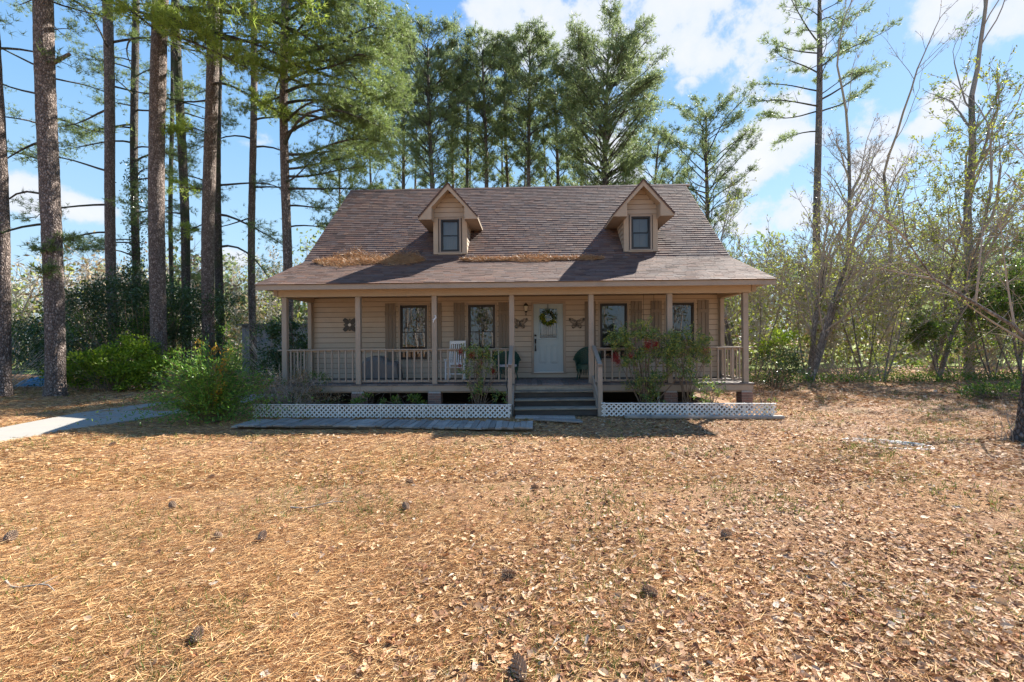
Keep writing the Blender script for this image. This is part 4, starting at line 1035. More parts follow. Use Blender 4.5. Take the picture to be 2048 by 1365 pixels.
# ================================================================ SHRUBS
def blob_leaves(b,blobs,asp=.45,shell=.55,updir=.3):
    for (cx,cy,cz,rx,ry,rz,n,sz) in blobs:
        # uneven: clumps inside the ellipsoid
        nc=max(4,n//60); C=unit(nc)*(rng.random(nc)**.33*.95)[:,None]
        i=rng.integers(0,nc,n); u=C[i]+rng.normal(size=(n,3))*.17; 
        P=np.array([cx,cy,cz])+u*np.array([rx,ry,rz]); P[:,2]=np.maximum(P[:,2],.02)
        D=norm(u*.8+unit(n)*.8+np.array([0,0,updir])); leaves(b,P,D,sz*rng.uniform(.6,1.3,n),sz*asp*rng.uniform(.8,1.2,n))
def stems(b,base,tips,r0,r1,bow=.1,n=5):
    for bs,tp in zip(base,tips):
        bs=np.array(bs);tp=np.array(tp); m=(bs+tp)/2+rng.normal(size=3)*bow*np.linalg.norm(tp-bs)*.5
        t=np.linspace(0,1,5)[:,None]; P=(1-t)**2*bs+2*t*(1-t)*m+t*t*tp; b.tube(P,np.linspace(r0,r1,5),n,cap=False)
def shrub(name,x,y,label,cat,blobs,mat,nst,H_,spread,stemmat='stem',r0=.012,extra=None,group=None,rz=0,tw=0):
    t=empty(name,(x,y,0),rz,label,cat,group)
    b=B(); a=rng.random(nst)*2*PI; br=rng.random(nst)*spread*.25; tr=spread*(.3+.7*rng.random(nst))
    stems(b,[(br[i]*math.cos(a[i]),br[i]*math.sin(a[i]),0) for i in range(nst)],[(tr[i]*math.cos(a[i]),tr[i]*math.sin(a[i])*.8,H_*rng.uniform(.55,1)) for i in range(nst)],r0,r0*.3)
    if tw:
        A=np.stack([rng.normal(size=tw)*spread*.5,rng.normal(size=tw)*spread*.4,rng.random(tw)*H_],1); twigs(b,A,A+unit(tw)*np.array([.25,.25,.3])*(.5+rng.random((tw,1)))+[0,0,.1],.005,.002)
    b.obj('stems',M[stemmat],t)
    b=B(); blob_leaves(b,blobs); b.obj('foliage',M[mat],t)
    for nm,bl,mt in (extra or []): b=B(); blob_leaves(b,bl); b.obj(nm,M[mt],t)
    return t
# big green shrub in front of the path
def fountain_shrub():
    t=empty('flowering_shrub',(-7.25,11.0,0),0,'large loose green shrub with orange tipped sprigs left of the boardwalk','shrub')
    b=B(); lf=B(); og=B()
    for i in range(190):
        a=rng.random()*2*PI; sp=rng.uniform(.1,1.0)**.7*1.5; h=rng.uniform(.7,2.05)*(1-.38*(sp/1.5)**2)
        if rng.random()<.06: h*=1.18
        bs=np.array([.15*math.cos(a),.15*math.sin(a),0]); tp=np.array([sp*math.cos(a),sp*.75*math.sin(a),h]); md=np.array([sp*.35*math.cos(a),sp*.3*math.sin(a),h*.75])
        tt=np.linspace(0,1,6)[:,None]; P=(1-tt)**2*bs+2*tt*(1-tt)*md+tt*tt*tp; b.tube(P,np.linspace(.009,.003,6),4,cap=False)
        n=int(95); f=rng.uniform(.25,1,n)[:,None]; Q=(1-f)**2*bs+2*f*(1-f)*md+f*f*tp; Q+=rng.normal(size=Q.shape)*.05; T=norm(tp-md)
        tgt=og if (rng.random()<.07) else lf
        leaves(tgt,Q,norm(T*1.0+unit(n)*.9),rng.uniform(.045,.10,n),rng.uniform(.014,.026,n))
    # low skirt
    P=np.stack([rng.normal(size=2600)*.9,rng.normal(size=2600)*.5,np.abs(rng.normal(size=2600))*.3+.05],1); leaves(lf,P,norm(unit(2600)+[0,0,.5]),rng.uniform(.05,.10,2600),.024)
    b.obj('stems',M['stem'],t); lf.obj('foliage',M['leafforsythia'],t); og.obj('orange_sprigs',M['leaforange'],t)
fountain_shrub()
# azalea / bright mound, dark ivy mound behind
shrub('broadleaf_shrub',-15.9,18.2,'bright lime green rounded shrub between the two biggest pine trunks','shrub',
 [(x,y,z,.8,.7,.5,900,.13) for x,y,z in((-1.4,0,1.0),(2.1,-.1,1.0),(-.4,-.3,1.35),(.6,-.2,1.1),(1.5,0,.85),(-.6,.2,.6),(.9,-.1,.55),(-1.8,0,.6),(.1,-.4,.9),(.2,.3,1.8),(1.0,.4,1.75))],'leafbright',40,1.5,1.7,tw=120,
 extra=[('inner_shade_foliage',[(0,.3,.6,2.0,.7,.6,2200,.09)],'leafdark')])  # dark inner leaves stand in for shade under the lime mound
shrub('ivy_mound',-18.2,22.0,'tall dark evergreen ivy mound behind the bright lime shrub','ivy',
 [(x,y,z*1.12,1.6,1.0,1.0,2600,.13) for x,y,z in((-4.2,0,2.2),(-2.8,0,3.3),(-1.2,0,3.7),(.3,0,4.1),(1.4,0,3.5),(2.2,-.2,2.6),(-3.5,0,1.2),(-1.8,0,1.8),(0,0,2.4),(2.8,0,1.6),(-5.3,0,1.5),(3.2,.3,3.4))],'leafdark',60,4,3.6,r0=.03,tw=500,
 extra=[('pale_new_growth',[(-1.2,-.9,2.6,2.2,.5,.8,1500,.11),(1.6,-.8,3.0,1.2,.4,.9,900,.11),(-4.5,-.8,1.6,1.4,.4,1.2,700,.11)],'leafmid')])
shrub('thicket_shrub',-21.5,18.6,'dark tangled undergrowth at the far left edge behind the first pine','undergrowth',
 [(x,0,z,1.1,.8,.8,800,.10) for x,z in((-2,1.5),(-.5,1.0),(1.0,1.9),(2.3,.8),(.3,2.6),(3.4,1.6),(2.6,2.6))],'leafdark',70,2.6,3.4,tw=700,stemmat='greytwig')
shrub('thicket_shrub',-11.6,22.8,'mixed undergrowth with bare canes between the thin pine trunks','undergrowth',
 [(x,0,z,1.0,.8,.8,650,.09) for x,z in((-2.6,2.6),(-1.4,1.2),(-.3,2.5),(1.0,1.5),(1.9,2.3),(.2,.8),(2.4,1.0))],'leafmid',70,3.0,2.8,tw=900,stemmat='greytwig')
shrub('magnolia_shrub',-8.9,18.0,'dark glossy evergreen shrub behind the left end of the porch','shrub',
 [(-.7,0,1.9,.55,.6,.8,900,.12),(-.2,0,2.4,.5,.5,.7,700,.12),(.3,0,1.4,.8,.7,.8,1100,.12),(.9,0,1.8,.6,.5,.7,800,.12),(-.4,0,.9,1.0,.6,.7,900,.12)],'leafdark',30,2.5,1.0,tw=60)
shrub('yellow_green_shrub',-8.0,22.5,'yellow green shrub seen behind the left porch railing','shrub',
 [(0,0,2.4,1.3,.8,1.1,1500,.10),(1.2,0,1.4,1.0,.7,1.0,900,.10),(-1,0,1.2,1.0,.7,1.0,800,.10)],'leafspring',30,3.0,1.6,tw=200)
# dry shrubs at the left front corner of the porch
x,y,_=h2w(-6.0,-.55); shrub('dry_shrub',x,y,'brownish half dry shrub at the left front corner of the porch','shrub',
 [(-.6,0,.55,.5,.35,.35,700,.05),(.2,0,.75,.5,.35,.4,800,.05),(.9,0,.5,.5,.3,.35,600,.05),(-.2,0,.3,.9,.35,.3,700,.05)],'leafdry',60,1.0,1.0,tw=500,stemmat='twig',r0=.007,
 extra=[('green_leaves',[(.7,0,.85,.45,.3,.3,420,.05),(-.5,0,.9,.5,.3,.3,380,.05),(.2,-.1,.3,1.1,.3,.25,420,.05)],'leafmid')])
for px_,ly,lab,nb in((-3.9,-.6,'low trailing green plants under the porch near the second post',300),(-2.9,-.7,'sparse low weeds behind the lattice left of the brick pier',200)):
    x,y,_=h2w(px_,ly); shrub('low_plant',x,y,lab,'plant',[(0,0,.36,.4,.25,.16,nb,.07),(.6,0,.3,.3,.2,.14,nb//2,.07)],'leafmid',20,.5,.5,tw=30,r0=.005)
# nandinas
def nandina(lx,ly,label,canes,tiers,berries,sz=.07):
    x,y,_=h2w(lx,ly); t=empty('nandina_bush',(x,y,0),HYAW,label,'shrub','nandina bushes before the porch')
    b=B(); n=canes; a=rng.random(n)*2*PI
    tb=[(.10*math.cos(q),.08*math.sin(q),0) for q in a]; tt=[]
    for i in range(n):
        tr=tiers[i%len(tiers)]; tt.append((tr[0]+rng.normal()*tr[3]*.4,tr[1]+rng.normal()*.1,tr[2]-.05))
    stems(b,tb,tt,.013,.006,.12); b.obj('canes',M['stem'],t)
    lf=B()
    for (cx,cy,cz,rx,ry,rz,n,mt) in tiers:
        # leaflets in flat sprays
        n=int(n*.85); ns=max(6,n//26); C=np.array([cx,cy,cz])+unit(ns)*rng.random((ns,1))**.5*np.array([rx,ry,rz]); D=norm((C-np.array([cx,cy,cz-.2]))*np.array([1,1,.5])+unit(ns)*.4)
        i=np.repeat(np.arange(ns),26); f=rng.random(len(i))[:,None]; P=C[i]+D[i]*f*.22+rng.normal(size=(len(i),3))*.03; leaves(lf,P,norm(D[i]+unit(len(i))*.8-[0,0,.15]),rng.uniform(.6,1.3,len(i))*sz,sz*.32)
    lf.obj('foliage',M['leafnandina'],t)
    for (cx,cy,cz,n,sp) in berries:
        k=B(); P=np.array([cx,cy,cz])+rng.normal(size=(n,3))*np.array([sp,sp*.6,sp*1.3]); 
        oc=np.array([(1,0,0),(-1,0,0),(0,1,0),(0,-1,0),(0,0,1),(0,0,-1)])*.0095; tr=np.array([(0,2,4),(2,1,4),(1,3,4),(3,0,4),(2,0,5),(1,2,5),(3,1,5),(0,3,5)])
        v=(P[:,None,:]+oc[None]).reshape(-1,3); tri=(np.arange(n)[:,None,None]*6+tr[None]).reshape(-1,3); k.add(v,None,tri); k.obj('berry_cluster',M['berry'],t)
nandina(-.98,-.55,'tall narrow nandina with small red berry clusters before the left railing',22,
 [(-.1,0,1.60,.38,.25,.12,700,0),(.25,0,1.55,.25,.2,.12,420,0),(.0,0,1.25,.4,.25,.15,450,0),(-.3,0,1.1,.25,.2,.15,260,0),(.35,0,1.05,.2,.2,.15,200,0),(.05,0,.62,.38,.25,.14,520,0),(.5,0,.45,.25,.2,.12,160,0)],
 [(-.42,-.1,1.63,110,.04),(-.15,-.15,1.56,90,.04),(.10,-.15,1.35,60,.04),(.42,-.1,1.12,110,.04),(-.45,-.1,1.26,50,.03),(.15,-.15,1.60,40,.03)])
nandina(3.45,-.45,'large nandina with hanging red berries and yellow tips right of the steps',30,
 [(-.55,0,2.02,.55,.3,.13,1100,0),(.0,0,2.28,.22,.2,.14,360,0),(-.25,0,2.12,.5,.3,.1,500,0),(.35,0,2.0,.45,.3,.1,700,0),(-.6,0,1.75,.4,.3,.16,700,0),(.3,0,1.55,.6,.35,.18,1300,0),(-.3,0,1.4,.4,.3,.2,800,0),(.7,0,1.3,.5,.3,.2,900,0),(.0,0,.85,.45,.3,.3,1200,0),(.1,0,.4,.4,.3,.25,700,0),(1.05,0,1.15,.35,.25,.15,400,0)],
 [(-.02,-.3,1.80,230,.05),(.17,-.3,1.78,170,.045),(-.85,-.25,1.45,190,.045),(-.78,-.25,1.36,120,.04),(-.45,-.2,1.5,60,.03)],sz=.078)
nandina(4.55,-.30,'dark glossy arching bush with a rusty sprig right of the larger nandina',12,
 [(-.35,0,1.78,.35,.25,.16,700,0),(.05,0,1.95,.4,.25,.15,900,0),(.35,0,1.75,.3,.25,.2,800,0),(.45,0,1.4,.2,.2,.22,520,0),(-.1,0,1.6,.3,.2,.12,400,0)],[(.42,-.22,1.62,70,.045)],sz=.075)
nandina(4.95,-.7,'small knee high nandina behind the right lattice fence',9,
 [(-.1,0,.75,.38,.25,.14,450,0),(.2,0,.6,.3,.2,.14,330,0),(-.1,0,.42,.3,.2,.15,280,0)],[])
x,y,_=h2w(6.35,-.9); shrub('bare_sapling',x,y,'thin bare sapling stems at the right end of the lattice fence','sapling',[(0,0,.25,.5,.3,.2,160,.05)],'leafmid',9,1.6,.5,stemmat='stem',r0=.009,tw=60)
shrub('holly_shrub',10.0,17.2,'small dense shrub with bright green top right of the porch','shrub',
 [(0,0,1.0,.85,.6,.8,1800,.09),(.2,0,.5,.9,.6,.5,900,.09)],'leafdark',25,1.6,.8,extra=[('bright_top',[(.15,-.1,1.85,.6,.5,.35,900,.09),(-.5,-.1,1.5,.4,.4,.3,350,.09)],'leafbright')])

# ================================================================ PINES
def pine(x,y,H_,r0,label,limbs,group,top_dx=0.,top_dy=0.,mat='bark',needle='needle',tuft_n=9,tuft_L=.22,tuft_w=.02,subs=11,tufts_per=5,name='pine_tree',rough=True,r_top=.08,ivy=None,stubs=()):
    """limbs: list of (z0, azimuth, length, rise, droop, density)"""
    t=empty(name,(x,y,0),0,label,'pine tree',group)
    nz=int(H_/.28) if rough else 16; zs=np.linspace(0,H_,nz); f=zs/H_
    cxs=top_dx*f+.22*np.sin(f*5+x)*f*(1-f)*3; cys=top_dy*f
    rad=r0*(1-f)**.6*(1-.0)+r_top*f; rad=np.maximum(rad,.03); rad=rad*(1+.35*np.exp(-zs/.35))
    b=B(); b.tube(np.stack([cxs,cys,zs-.05],1),rad,26 if rough else 9,jit=.02 if rough else .0)
    for z0,az,l in stubs:
        c=np.array([np.interp(z0,zs,cxs),np.interp(z0,zs,cys),z0]); d=np.array([math.cos(az),math.sin(az),.75]); b.tube([c,c+d*l*.5,c+d*l],[.09,.07,.055],8)
    b.obj('trunk',M[mat],t,smooth=not rough)
    if not limbs: return t
    lb=B(); nd=B()
    for (z0,az,L,rise,droop,dens) in limbs:
        c=np.array([np.interp(z0,zs,cxs),np.interp(z0,zs,cys),z0]); d=np.array([math.cos(az),math.sin(az)])
        m=8; s=np.linspace(0,1,m); wob=rng.normal()*.10; perp=np.array([-d[1],d[0]])
        P=np.stack([c[0]+d[0]*L*s+perp[0]*wob*L*np.sin(s*3),c[1]+d[1]*L*s+perp[1]*wob*L*np.sin(s*3),c[2]+L*(rise*s-droop*s**2)+.06*L*np.sin(s*4+z0)],1)
        rb=max(.014,.008*L+.008); lb.tube(P,np.linspace(rb*1.6,rb*.3,m),6,cap=False)
        k=max(3,int(subs*SUBK*dens*(.5+L/6))); ft=rng.uniform(.28 if L>2 else .12,1.0,k)**.8
        A=np.stack([np.interp(ft,s,P[:,j]) for j in range(3)],1); T=norm(np.stack([np.interp(ft,s,np.gradient(P[:,j])) for j in range(3)],1))
        sd=np.where(rng.random(k)<.5,-1,1)[:,None]; lat=np.array([perp[0],perp[1],0])*sd
        D=norm(T*.7+lat*rng.uniform(.3,1.1,(k,1))+np.array([0,0,1])*rng.uniform(-.15,.6,(k,1)))
        sl=(L*.30*(1.15-ft*.7)+.25)*rng.uniform(.6,1.25,k); E=A+D*sl[:,None]+np.array([0,0,-.06])*sl[:,None]
        twigs(lb,A,E,.013*max(1,tuft_w/.025),.005)
        tp=tufts_per+2; i=np.repeat(np.arange(k),tp); g=rng.uniform(.35,1.05,len(i))[:,None]
        C=A[i]+(E-A)[i]*g+rng.normal(size=(len(i),3))*.11*(.5+sl[i][:,None]); DD=norm(D[i]+unit(len(i))*.6+np.array([0,0,.35]))
        j=np.repeat(np.arange(len(i)),tuft_n); nn=len(j)
        needles(nd,C[j]+rng.normal(size=(nn,3))*.02,norm(DD[j]*.75+unit(nn)*.95),tuft_L*rng.uniform(.7,1.15,nn),tuft_w)
    lb.obj('branches',M['barkdark'],t); nd.obj('crown',M[needle],t)
    if ivy:
        iv=B(); n=ivy[2]; z=rng.uniform(ivy[0],ivy[1],n); a=rng.random(n)*2*PI; rr=np.interp(z,zs,rad)+np.abs(rng.normal(size=n))*ivy[3]
        leaves(iv,np.stack([np.interp(z,zs,cxs)+rr*np.cos(a),np.interp(z,zs,cys)+rr*np.sin(a),z],1),unit(n)+[0,0,.1],.11,.08); iv.obj('ivy',M['leafdark'],t)
    return t
def rl(n,z0,z1,az0,az1,L0,L1,rise=.15,droop=.15,dens=1.,top_short=True):
    out=[]
    for i in range(n):
        f=(i+rng.random())/n; z=z0+(z1-z0)*f; L=rng.uniform(L0,L1)*(1-.55*f**2 if top_short else 1); out.append((z,rng.uniform(az0,az1),L,rise+rng.normal()*.08,droop*(.7+.6*rng.random()),dens))
    return out
GL='tall pines left of the house'
pine(-18.35,16.4,24,.22,'pine trunk cut by the left edge of the view',rl(8,11,22,-1.5,1.5,2.5,4,dens=.35),GL,top_dx=-.5)
pine(-16.66,16.6,27,.275,'thickest pine trunk, with a broken stub near the top',[(9.2,2.9,3.2,.6,.9,.35),(7.1,3.0,2.6,.5,.8,.3),(6.3,3.5,2.8,-.4,.1,.4),(5.7,.4,.55,.3,.2,1.),(4.4,-1.2,.5,.4,.2,.8),(5.2,-1.4,.35,.4,.2,.8)]+rl(9,17,26,0,6.28,3,5,dens=.5),GL,top_dx=-.35,stubs=[(12.0,.2,.8)],r_top=.2)
pine(-25.2,25.5,27,.235,'leaning pine trunk just behind the thickest one',rl(12,12,25,0,6.28,2.5,4,dens=.6),GL,top_dx=-1.4,mat='barkdark',r_top=.12)
pine(-20.9,24,27,.215,'slim straight pine second right of the thickest trunk',[(9.2,3.2,3.6,.0,.25,1.1),(11.2,3.4,3.8,.2,.2,1.2),(7.6,3.3,3.2,-.1,.1,.8),(14,2.9,4,.2,.2,1.),(15.5,.4,3,.2,.2,1)]+rl(10,17,26,0,6.28,3,4.5,dens=.6),GL,top_dx=-.6,r_top=.16)
pine(-22.6,27.5,28,.205,'dark ivy covered pine left of the big middle trunk',rl(22,6,20,-3.5,.3,2.2,4,.2,.25,1.0,False)+rl(8,20,27,0,6.28,3,4,dens=.5),GL,mat='barkdark',ivy=(2,13,2600,.22),r_top=.12)
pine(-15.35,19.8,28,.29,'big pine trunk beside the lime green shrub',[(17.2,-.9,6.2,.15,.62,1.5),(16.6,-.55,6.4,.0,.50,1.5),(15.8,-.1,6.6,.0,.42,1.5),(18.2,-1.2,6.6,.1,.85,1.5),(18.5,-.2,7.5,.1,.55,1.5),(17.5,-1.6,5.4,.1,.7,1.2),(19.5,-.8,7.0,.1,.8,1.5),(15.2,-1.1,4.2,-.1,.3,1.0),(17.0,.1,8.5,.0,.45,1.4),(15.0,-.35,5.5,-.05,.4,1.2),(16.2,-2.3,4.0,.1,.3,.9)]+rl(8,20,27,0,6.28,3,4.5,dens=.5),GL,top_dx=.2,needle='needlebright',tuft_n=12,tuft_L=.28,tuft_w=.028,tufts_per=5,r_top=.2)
pine(-22.3,30,24,.13,'very thin pine just right of the big middle trunk',rl(8,9,22,0,6.28,1.5,2.5,dens=.6),GL,mat='barkdark',rough=False)
pine(-18.6,26,27,.22,'pine trunk with green tufts between the two paired trunks',rl(12,8,19,-2,1.5,1.2,3.2,.1,.2,.8,False)+rl(8,19,26,0,6.28,3,4.5,dens=.6),GL,top_dx=-.5,mat='barkdark',r_top=.14)
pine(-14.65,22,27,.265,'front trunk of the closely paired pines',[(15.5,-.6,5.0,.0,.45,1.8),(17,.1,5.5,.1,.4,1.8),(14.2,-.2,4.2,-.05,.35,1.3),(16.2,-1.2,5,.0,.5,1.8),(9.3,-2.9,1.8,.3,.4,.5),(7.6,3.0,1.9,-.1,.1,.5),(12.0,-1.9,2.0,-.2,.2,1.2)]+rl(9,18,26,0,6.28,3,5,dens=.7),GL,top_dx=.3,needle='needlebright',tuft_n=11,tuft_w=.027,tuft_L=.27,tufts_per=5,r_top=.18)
pine(-16.0,25,26,.205,'rear trunk of the closely paired pines',[(8.8,-.3,5.0,.1,.55,.9),(7.0,-.4,4.5,.0,.5,.9),(10.8,.2,4,.2,.4,.7)]+rl(9,14,25,0,6.28,2.5,4,dens=.7),GL,mat='barkdark',r_top=.12)
pine(-14.75,26,27,.19,'slender pine trunk midway between paired trunks and house',[(11,.1,3.5,.0,.4,1.0),(9.0,-2.6,2.6,-.2,.2,.6),(13,.3,3.6,.1,.4,1.1),(13.4,-2.8,3,.0,.3,1.)]+rl(10,14,26,-2,2,2.5,4,dens=.9),GL,r_top=.10)
# the pine with the heavy crown over the roof's left end
L12=[]
for i in range(30):
    z=9.6+i*.40; az=rng.uniform(-.75,.55) if i%4 else rng.uniform(-1.5,1.2); L=rng.uniform(4.0,5.9) if 10.5<z<18.5 else rng.uniform(3.,4.6)
    L12.append((z,az,L,rng.uniform(.0,.25),rng.uniform(.02,.2),1.35 if z>10.6 else .8))
L12+=[(7.3,.1,2.5,.25,.1,.8),(9.2,.0,4.2,.25,.3,.7),(8.3,.15,3.0,.2,.1,.6)]+rl(9,13,21,2,4.2,1.8,3.0,dens=.7)
pine(-10.75,21.8,24,.215,'pine nearest the house with a heavy crown spreading over the roof',L12,GL,top_dx=.1,needle='needle',tuft_n=12,tuft_L=.22,tuft_w=.021,subs=15,tufts_per=7,r_top=.09)
# ---- row behind the house
SUBK=1.25
GB='pines in a row behind the house'
def back(px,Y,topy,wid,n,label,lean=0,r=.26,cz=None,low=.0,dens=1.,group=GB,tuft=.36,tw=.038,needle='needlefar'):
    X=(px-1024)/910*Y; H_=1.9+(683-topy)/910*Y; z0=cz if cz else H_*.42; hw=wid/910*Y/2
    limbs=[]
    n=int(n*1.3)
    for i in range(n):
        f=((i+.5)/n)**.85; z=z0+(H_-z0)*f*.93; az=i*2.399+rng.normal()*.3
        # crowns widen quickly, hold, then round off
        prof=min(1,.5+f*.9)*math.sqrt(max(.4,1-max(0,(f-.68)/.36)**2))
        L=hw*prof*rng.uniform(.75,1.15); limbs.append((z-L*.75*(1-f*.3),az,L,1.05-.1*f+rng.normal()*.15,.2,dens*(.55+.9*f)))
    return pine(X,Y,H_-2.0,r,label,limbs,group,top_dx=lean+.5*math.sin(px),mat='bark',needle=needle,tuft_n=6,tuft_L=tuft,tuft_w=tw,subs=10,tufts_per=5,rough=False,r_top=.05)
back(872,38,48,165,70,'tallest rounded pine above the left dormer',r=.28,cz=15)
back(978,40,58,120,56,'narrow round topped pine right of the left dormer',r=.25,cz=16)
back(1062,39,50,130,62,'slim upright pine behind the middle of the ridge',r=.25,cz=16)
back(1208,37,60,215,110,'broadest pine crown behind the right dormer',r=.32,cz=12.5)
back(816,44,70,120,42,'pine just right of the heavy crown, with forked upper limbs',r=.23,cz=16)
back(915,45,115,90,30,'thinner pine between the left dormer and the narrow pine',r=.22,cz=11)
back(1118,43,130,110,34,'mid height pine between the slim one and the broad one',r=.24,cz=10)
back(1165,45,150,110,34,'dark thin trunk pine just left of the broad crown',r=.25,cz=9)
back(1022,43,95,110,34,'dense crown filling the gap right of the narrow pine',r=.22,cz=11)
back(942,42,85,110,34,'crown between the tallest pine and the narrow pine',r=.22,cz=11)
back(1290,44,240,130,30,'low leaning pine at the right side of the broad crown',r=.2,cz=7,lean=1.)
for i,(px,Y,ty,lab) in enumerate(((832,52,190,'thin distant pine above the roof, leftmost of the slim row'),(938,55,220,'thin distant pine close beside the left dormer peak'),(1000,52,180,'thin distant pine right behind the narrow round topped one'),(1050,56,210,'thin distant pine left of the middle of the ridge'),(1098,50,200,'thin distant pine above the ridge left of the broad crown'),(1245,56,260,'short distant pine seen through the gap left of the right dormer'),(690,50,260,'distant pine half hidden by the heavy crown'),(745,48,230,'distant pine trunk beneath the heavy crown'),(1340,60,320,'small distant pine just right of the right dormer'))):
    back(px,Y,ty,90,16,lab,r=.18,cz=8,dens=.8,tuft=.45,tw=.05)
GR='tall pines right of the house'
back(1410,42,188,170,44,'lone rounded pine just right of the roof',r=.26,cz=9.5,group=GR,dens=.8)
X_=(1633-1024)/910*52
L13=[(z,az,L,.55,.1,.7) for z,az,L in [(30+.5*i,i*2.399,4.8+1.8*math.sin(i*1.7)) for i in range(19)]]+[(27.5,0.2,7.2,.65,.1,.9),(27.8,3.0,6.0,.1,.1,.9),(29.6,.3,8.0,.55,.1,1.0),(25.5,3.2,5.4,-.1,.1,.7),(28.6,2.9,7,.2,.1,1.)]
pine(X_,52,41.5,.42,'tall slender pine with a sparse windblown crown right of the house',L13,GR,top_dx=.6,mat='bark',needle='needlefar',tuft_n=7,tuft_L=.55,tuft_w=.06,subs=9,tufts_per=4,rough=False,r_top=.16)

# ================================================================ BROADLEAF TREES
def broad(name,x,y,label,cat,group,H_,r0,nst,spread,leafd,leafsz,leafm,seed,lean=(0,0),mat='barkleaf',depth=4,tw=1.,first=.3,twm='twig',up=.7,windx=.0,bl=1.):
    rs=np.random.default_rng(seed); t=empty(name,(x,y,0),0,label,cat,group)
    tb=B(); br=B(); lf=B(); TA=[];TE=[]; LP=[]; LD=[]
    def grow(p,d,L,r,lev,target):
        m=6; P=[p]; dd=d.copy()
        for i in range(m-1):
            dd=dd+rs.normal(size=3)*(.05 if lev==0 else .11)+np.array([windx*.05,0,.03*up]); dd/=np.linalg.norm(dd); P.append(P[-1]+dd*L/(m-1))
        P=np.array(P); rad=np.linspace(r,r*.55,m); target.tube(P,rad,9 if lev==0 else 6 if lev==1 else 4,cap=False)
        if lev>=depth-1:
            k=int(3*tw); f=rs.uniform(.15,1,k); A=np.stack([np.interp(f,np.linspace(0,1,m),P[:,j]) for j in range(3)],1); D=norm(dd+rs.normal(size=(k,3))*.55+np.array([windx*.25,0,.12])); E=A+D*rs.uniform(.25,.7,(k,1))*max(.5,L*.5); TA.append(A);TE.append(E)
            if leafd: 
                q=int(leafd); i=rs.integers(0,k,q); g=rs.random((q,1)); LP.append(A[i]+(E-A)[i]*g+rs.normal(size=(q,3))*.04); LD.append(D[i]+rs.normal(size=(q,3))*.6)
            return
        nb=rs.integers(3,5) if lev else int(4+H_*.35)
        for i in range(nb):
            f=rs.uniform(first if lev==0 else .3,1); a=np.array([np.interp(f,np.linspace(0,1,m),P[:,j]) for j in range(3)])
            v=rs.normal(size=3); v-=v.dot(dd)*dd; v/=np.linalg.norm(v); nd=norm((dd*rs.uniform(.7,1.0)+v*rs.uniform(.45,.95)*spread+np.array([windx*.2,0,.15*up]))[None])[0]
            grow(a,nd,L*rs.uniform(.38,.62)*(bl*(1.15-.4*f) if lev==0 else 1),max(.008,r*(1-.45*f)*rs.uniform(.35,.55)),lev+1,br)
        if lev>0 or True: grow(P[-1],norm((dd+rs.normal(size=3)*.2)[None])[0],L*.5,r*.5,lev+1,br)
    for s in range(nst):
        a=rs.random()*6.28; d=norm(np.array([[math.cos(a)*.28*(nst>1)+lean[0],math.sin(a)*.28*(nst>1)+lean[1],1.]]))[0]
        p=np.array([math.cos(a)*.12*(nst>1),math.sin(a)*.12*(nst>1),-.05]); grow(p,d,H_*rs.uniform(.55,.68),r0*(1 if nst==1 else rs.uniform(.6,.9)),0,tb)
    tb.obj('trunk',M[mat],t,smooth=True)
    if TA: twigs(br,np.concatenate(TA),np.concatenate(TE),.006+.0003*y,.003+.0001*y)
    br.obj('branches',M[twm],t)
    if LP:
        P=np.concatenate(LP); D=np.concatenate(LD); leaves(lf,P,D,leafsz*rs.uniform(.6,1.3,len(P)),leafsz*.5); lf.obj('crown',M[leafm],t)
    return t
def tree_copy(t,x,y,s,rz,label,**kw):
    c=t.copy(); COL.objects.link(c); c.location=(x,y,0); c.rotation_euler=(0,0,rz); c.scale=(s,s,s); c['label']=label
    for ch in t.children:
        d=ch.copy(); COL.objects.link(d); d.parent=c
    return c
GW='broadleaf trees along the right edge of the yard'
a_=broad('broadleaf_tree',13.4,20.6,'multi stemmed bare tree nearest the right end of the porch','tree',GW,9.5,.15,4,.9,3,.11,'leafspring',3,twm='twig')
b_=broad('broadleaf_tree',20.0,21.5,'twin trunk bare tree in the middle of the right thicket','tree',GW,8.5,.12,2,.9,3,.11,'leafspring',5)
c_=broad('broadleaf_tree',29.6,40,'tall thin dead looking tree right of the slender pine','tree',GW,27,.22,1,.7,4,.12,'leafdry',8,first=.25,windx=.5,bl=.5)
d_=broad('broadleaf_tree',26.6,26.5,'tall vine hung tree with a broken top at the right','tree',GW,24,.25,1,.6,9,.13,'leafmid',12,first=.3,windx=.35,bl=.5,mat='barkleaf')
e_=broad('broadleaf_tree',21.4,23.5,'arching tree with yellow green leaf clouds at the right','tree',GW,14,.12,2,1.,15,.14,'leafspring',21,windx=-.2)
f_=broad('broadleaf_tree',11.0,25.5,'slim leafy tree just behind the right roof corner','tree',GW,10.5,.08,1,.8,9,.13,'leafspring',33)
g_=broad('understory_tree',15.2,23.5,'thin sapling cluster left of the twin trunk tree','sapling',GW,6.5,.045,3,.9,5,.12,'leafspring',40)
h_=broad('understory_tree',24.5,22,'dark leafed evergreen sapling in front of the vine hung tree','sapling',GW,6,.06,3,1.,34,.12,'leafmid',44)
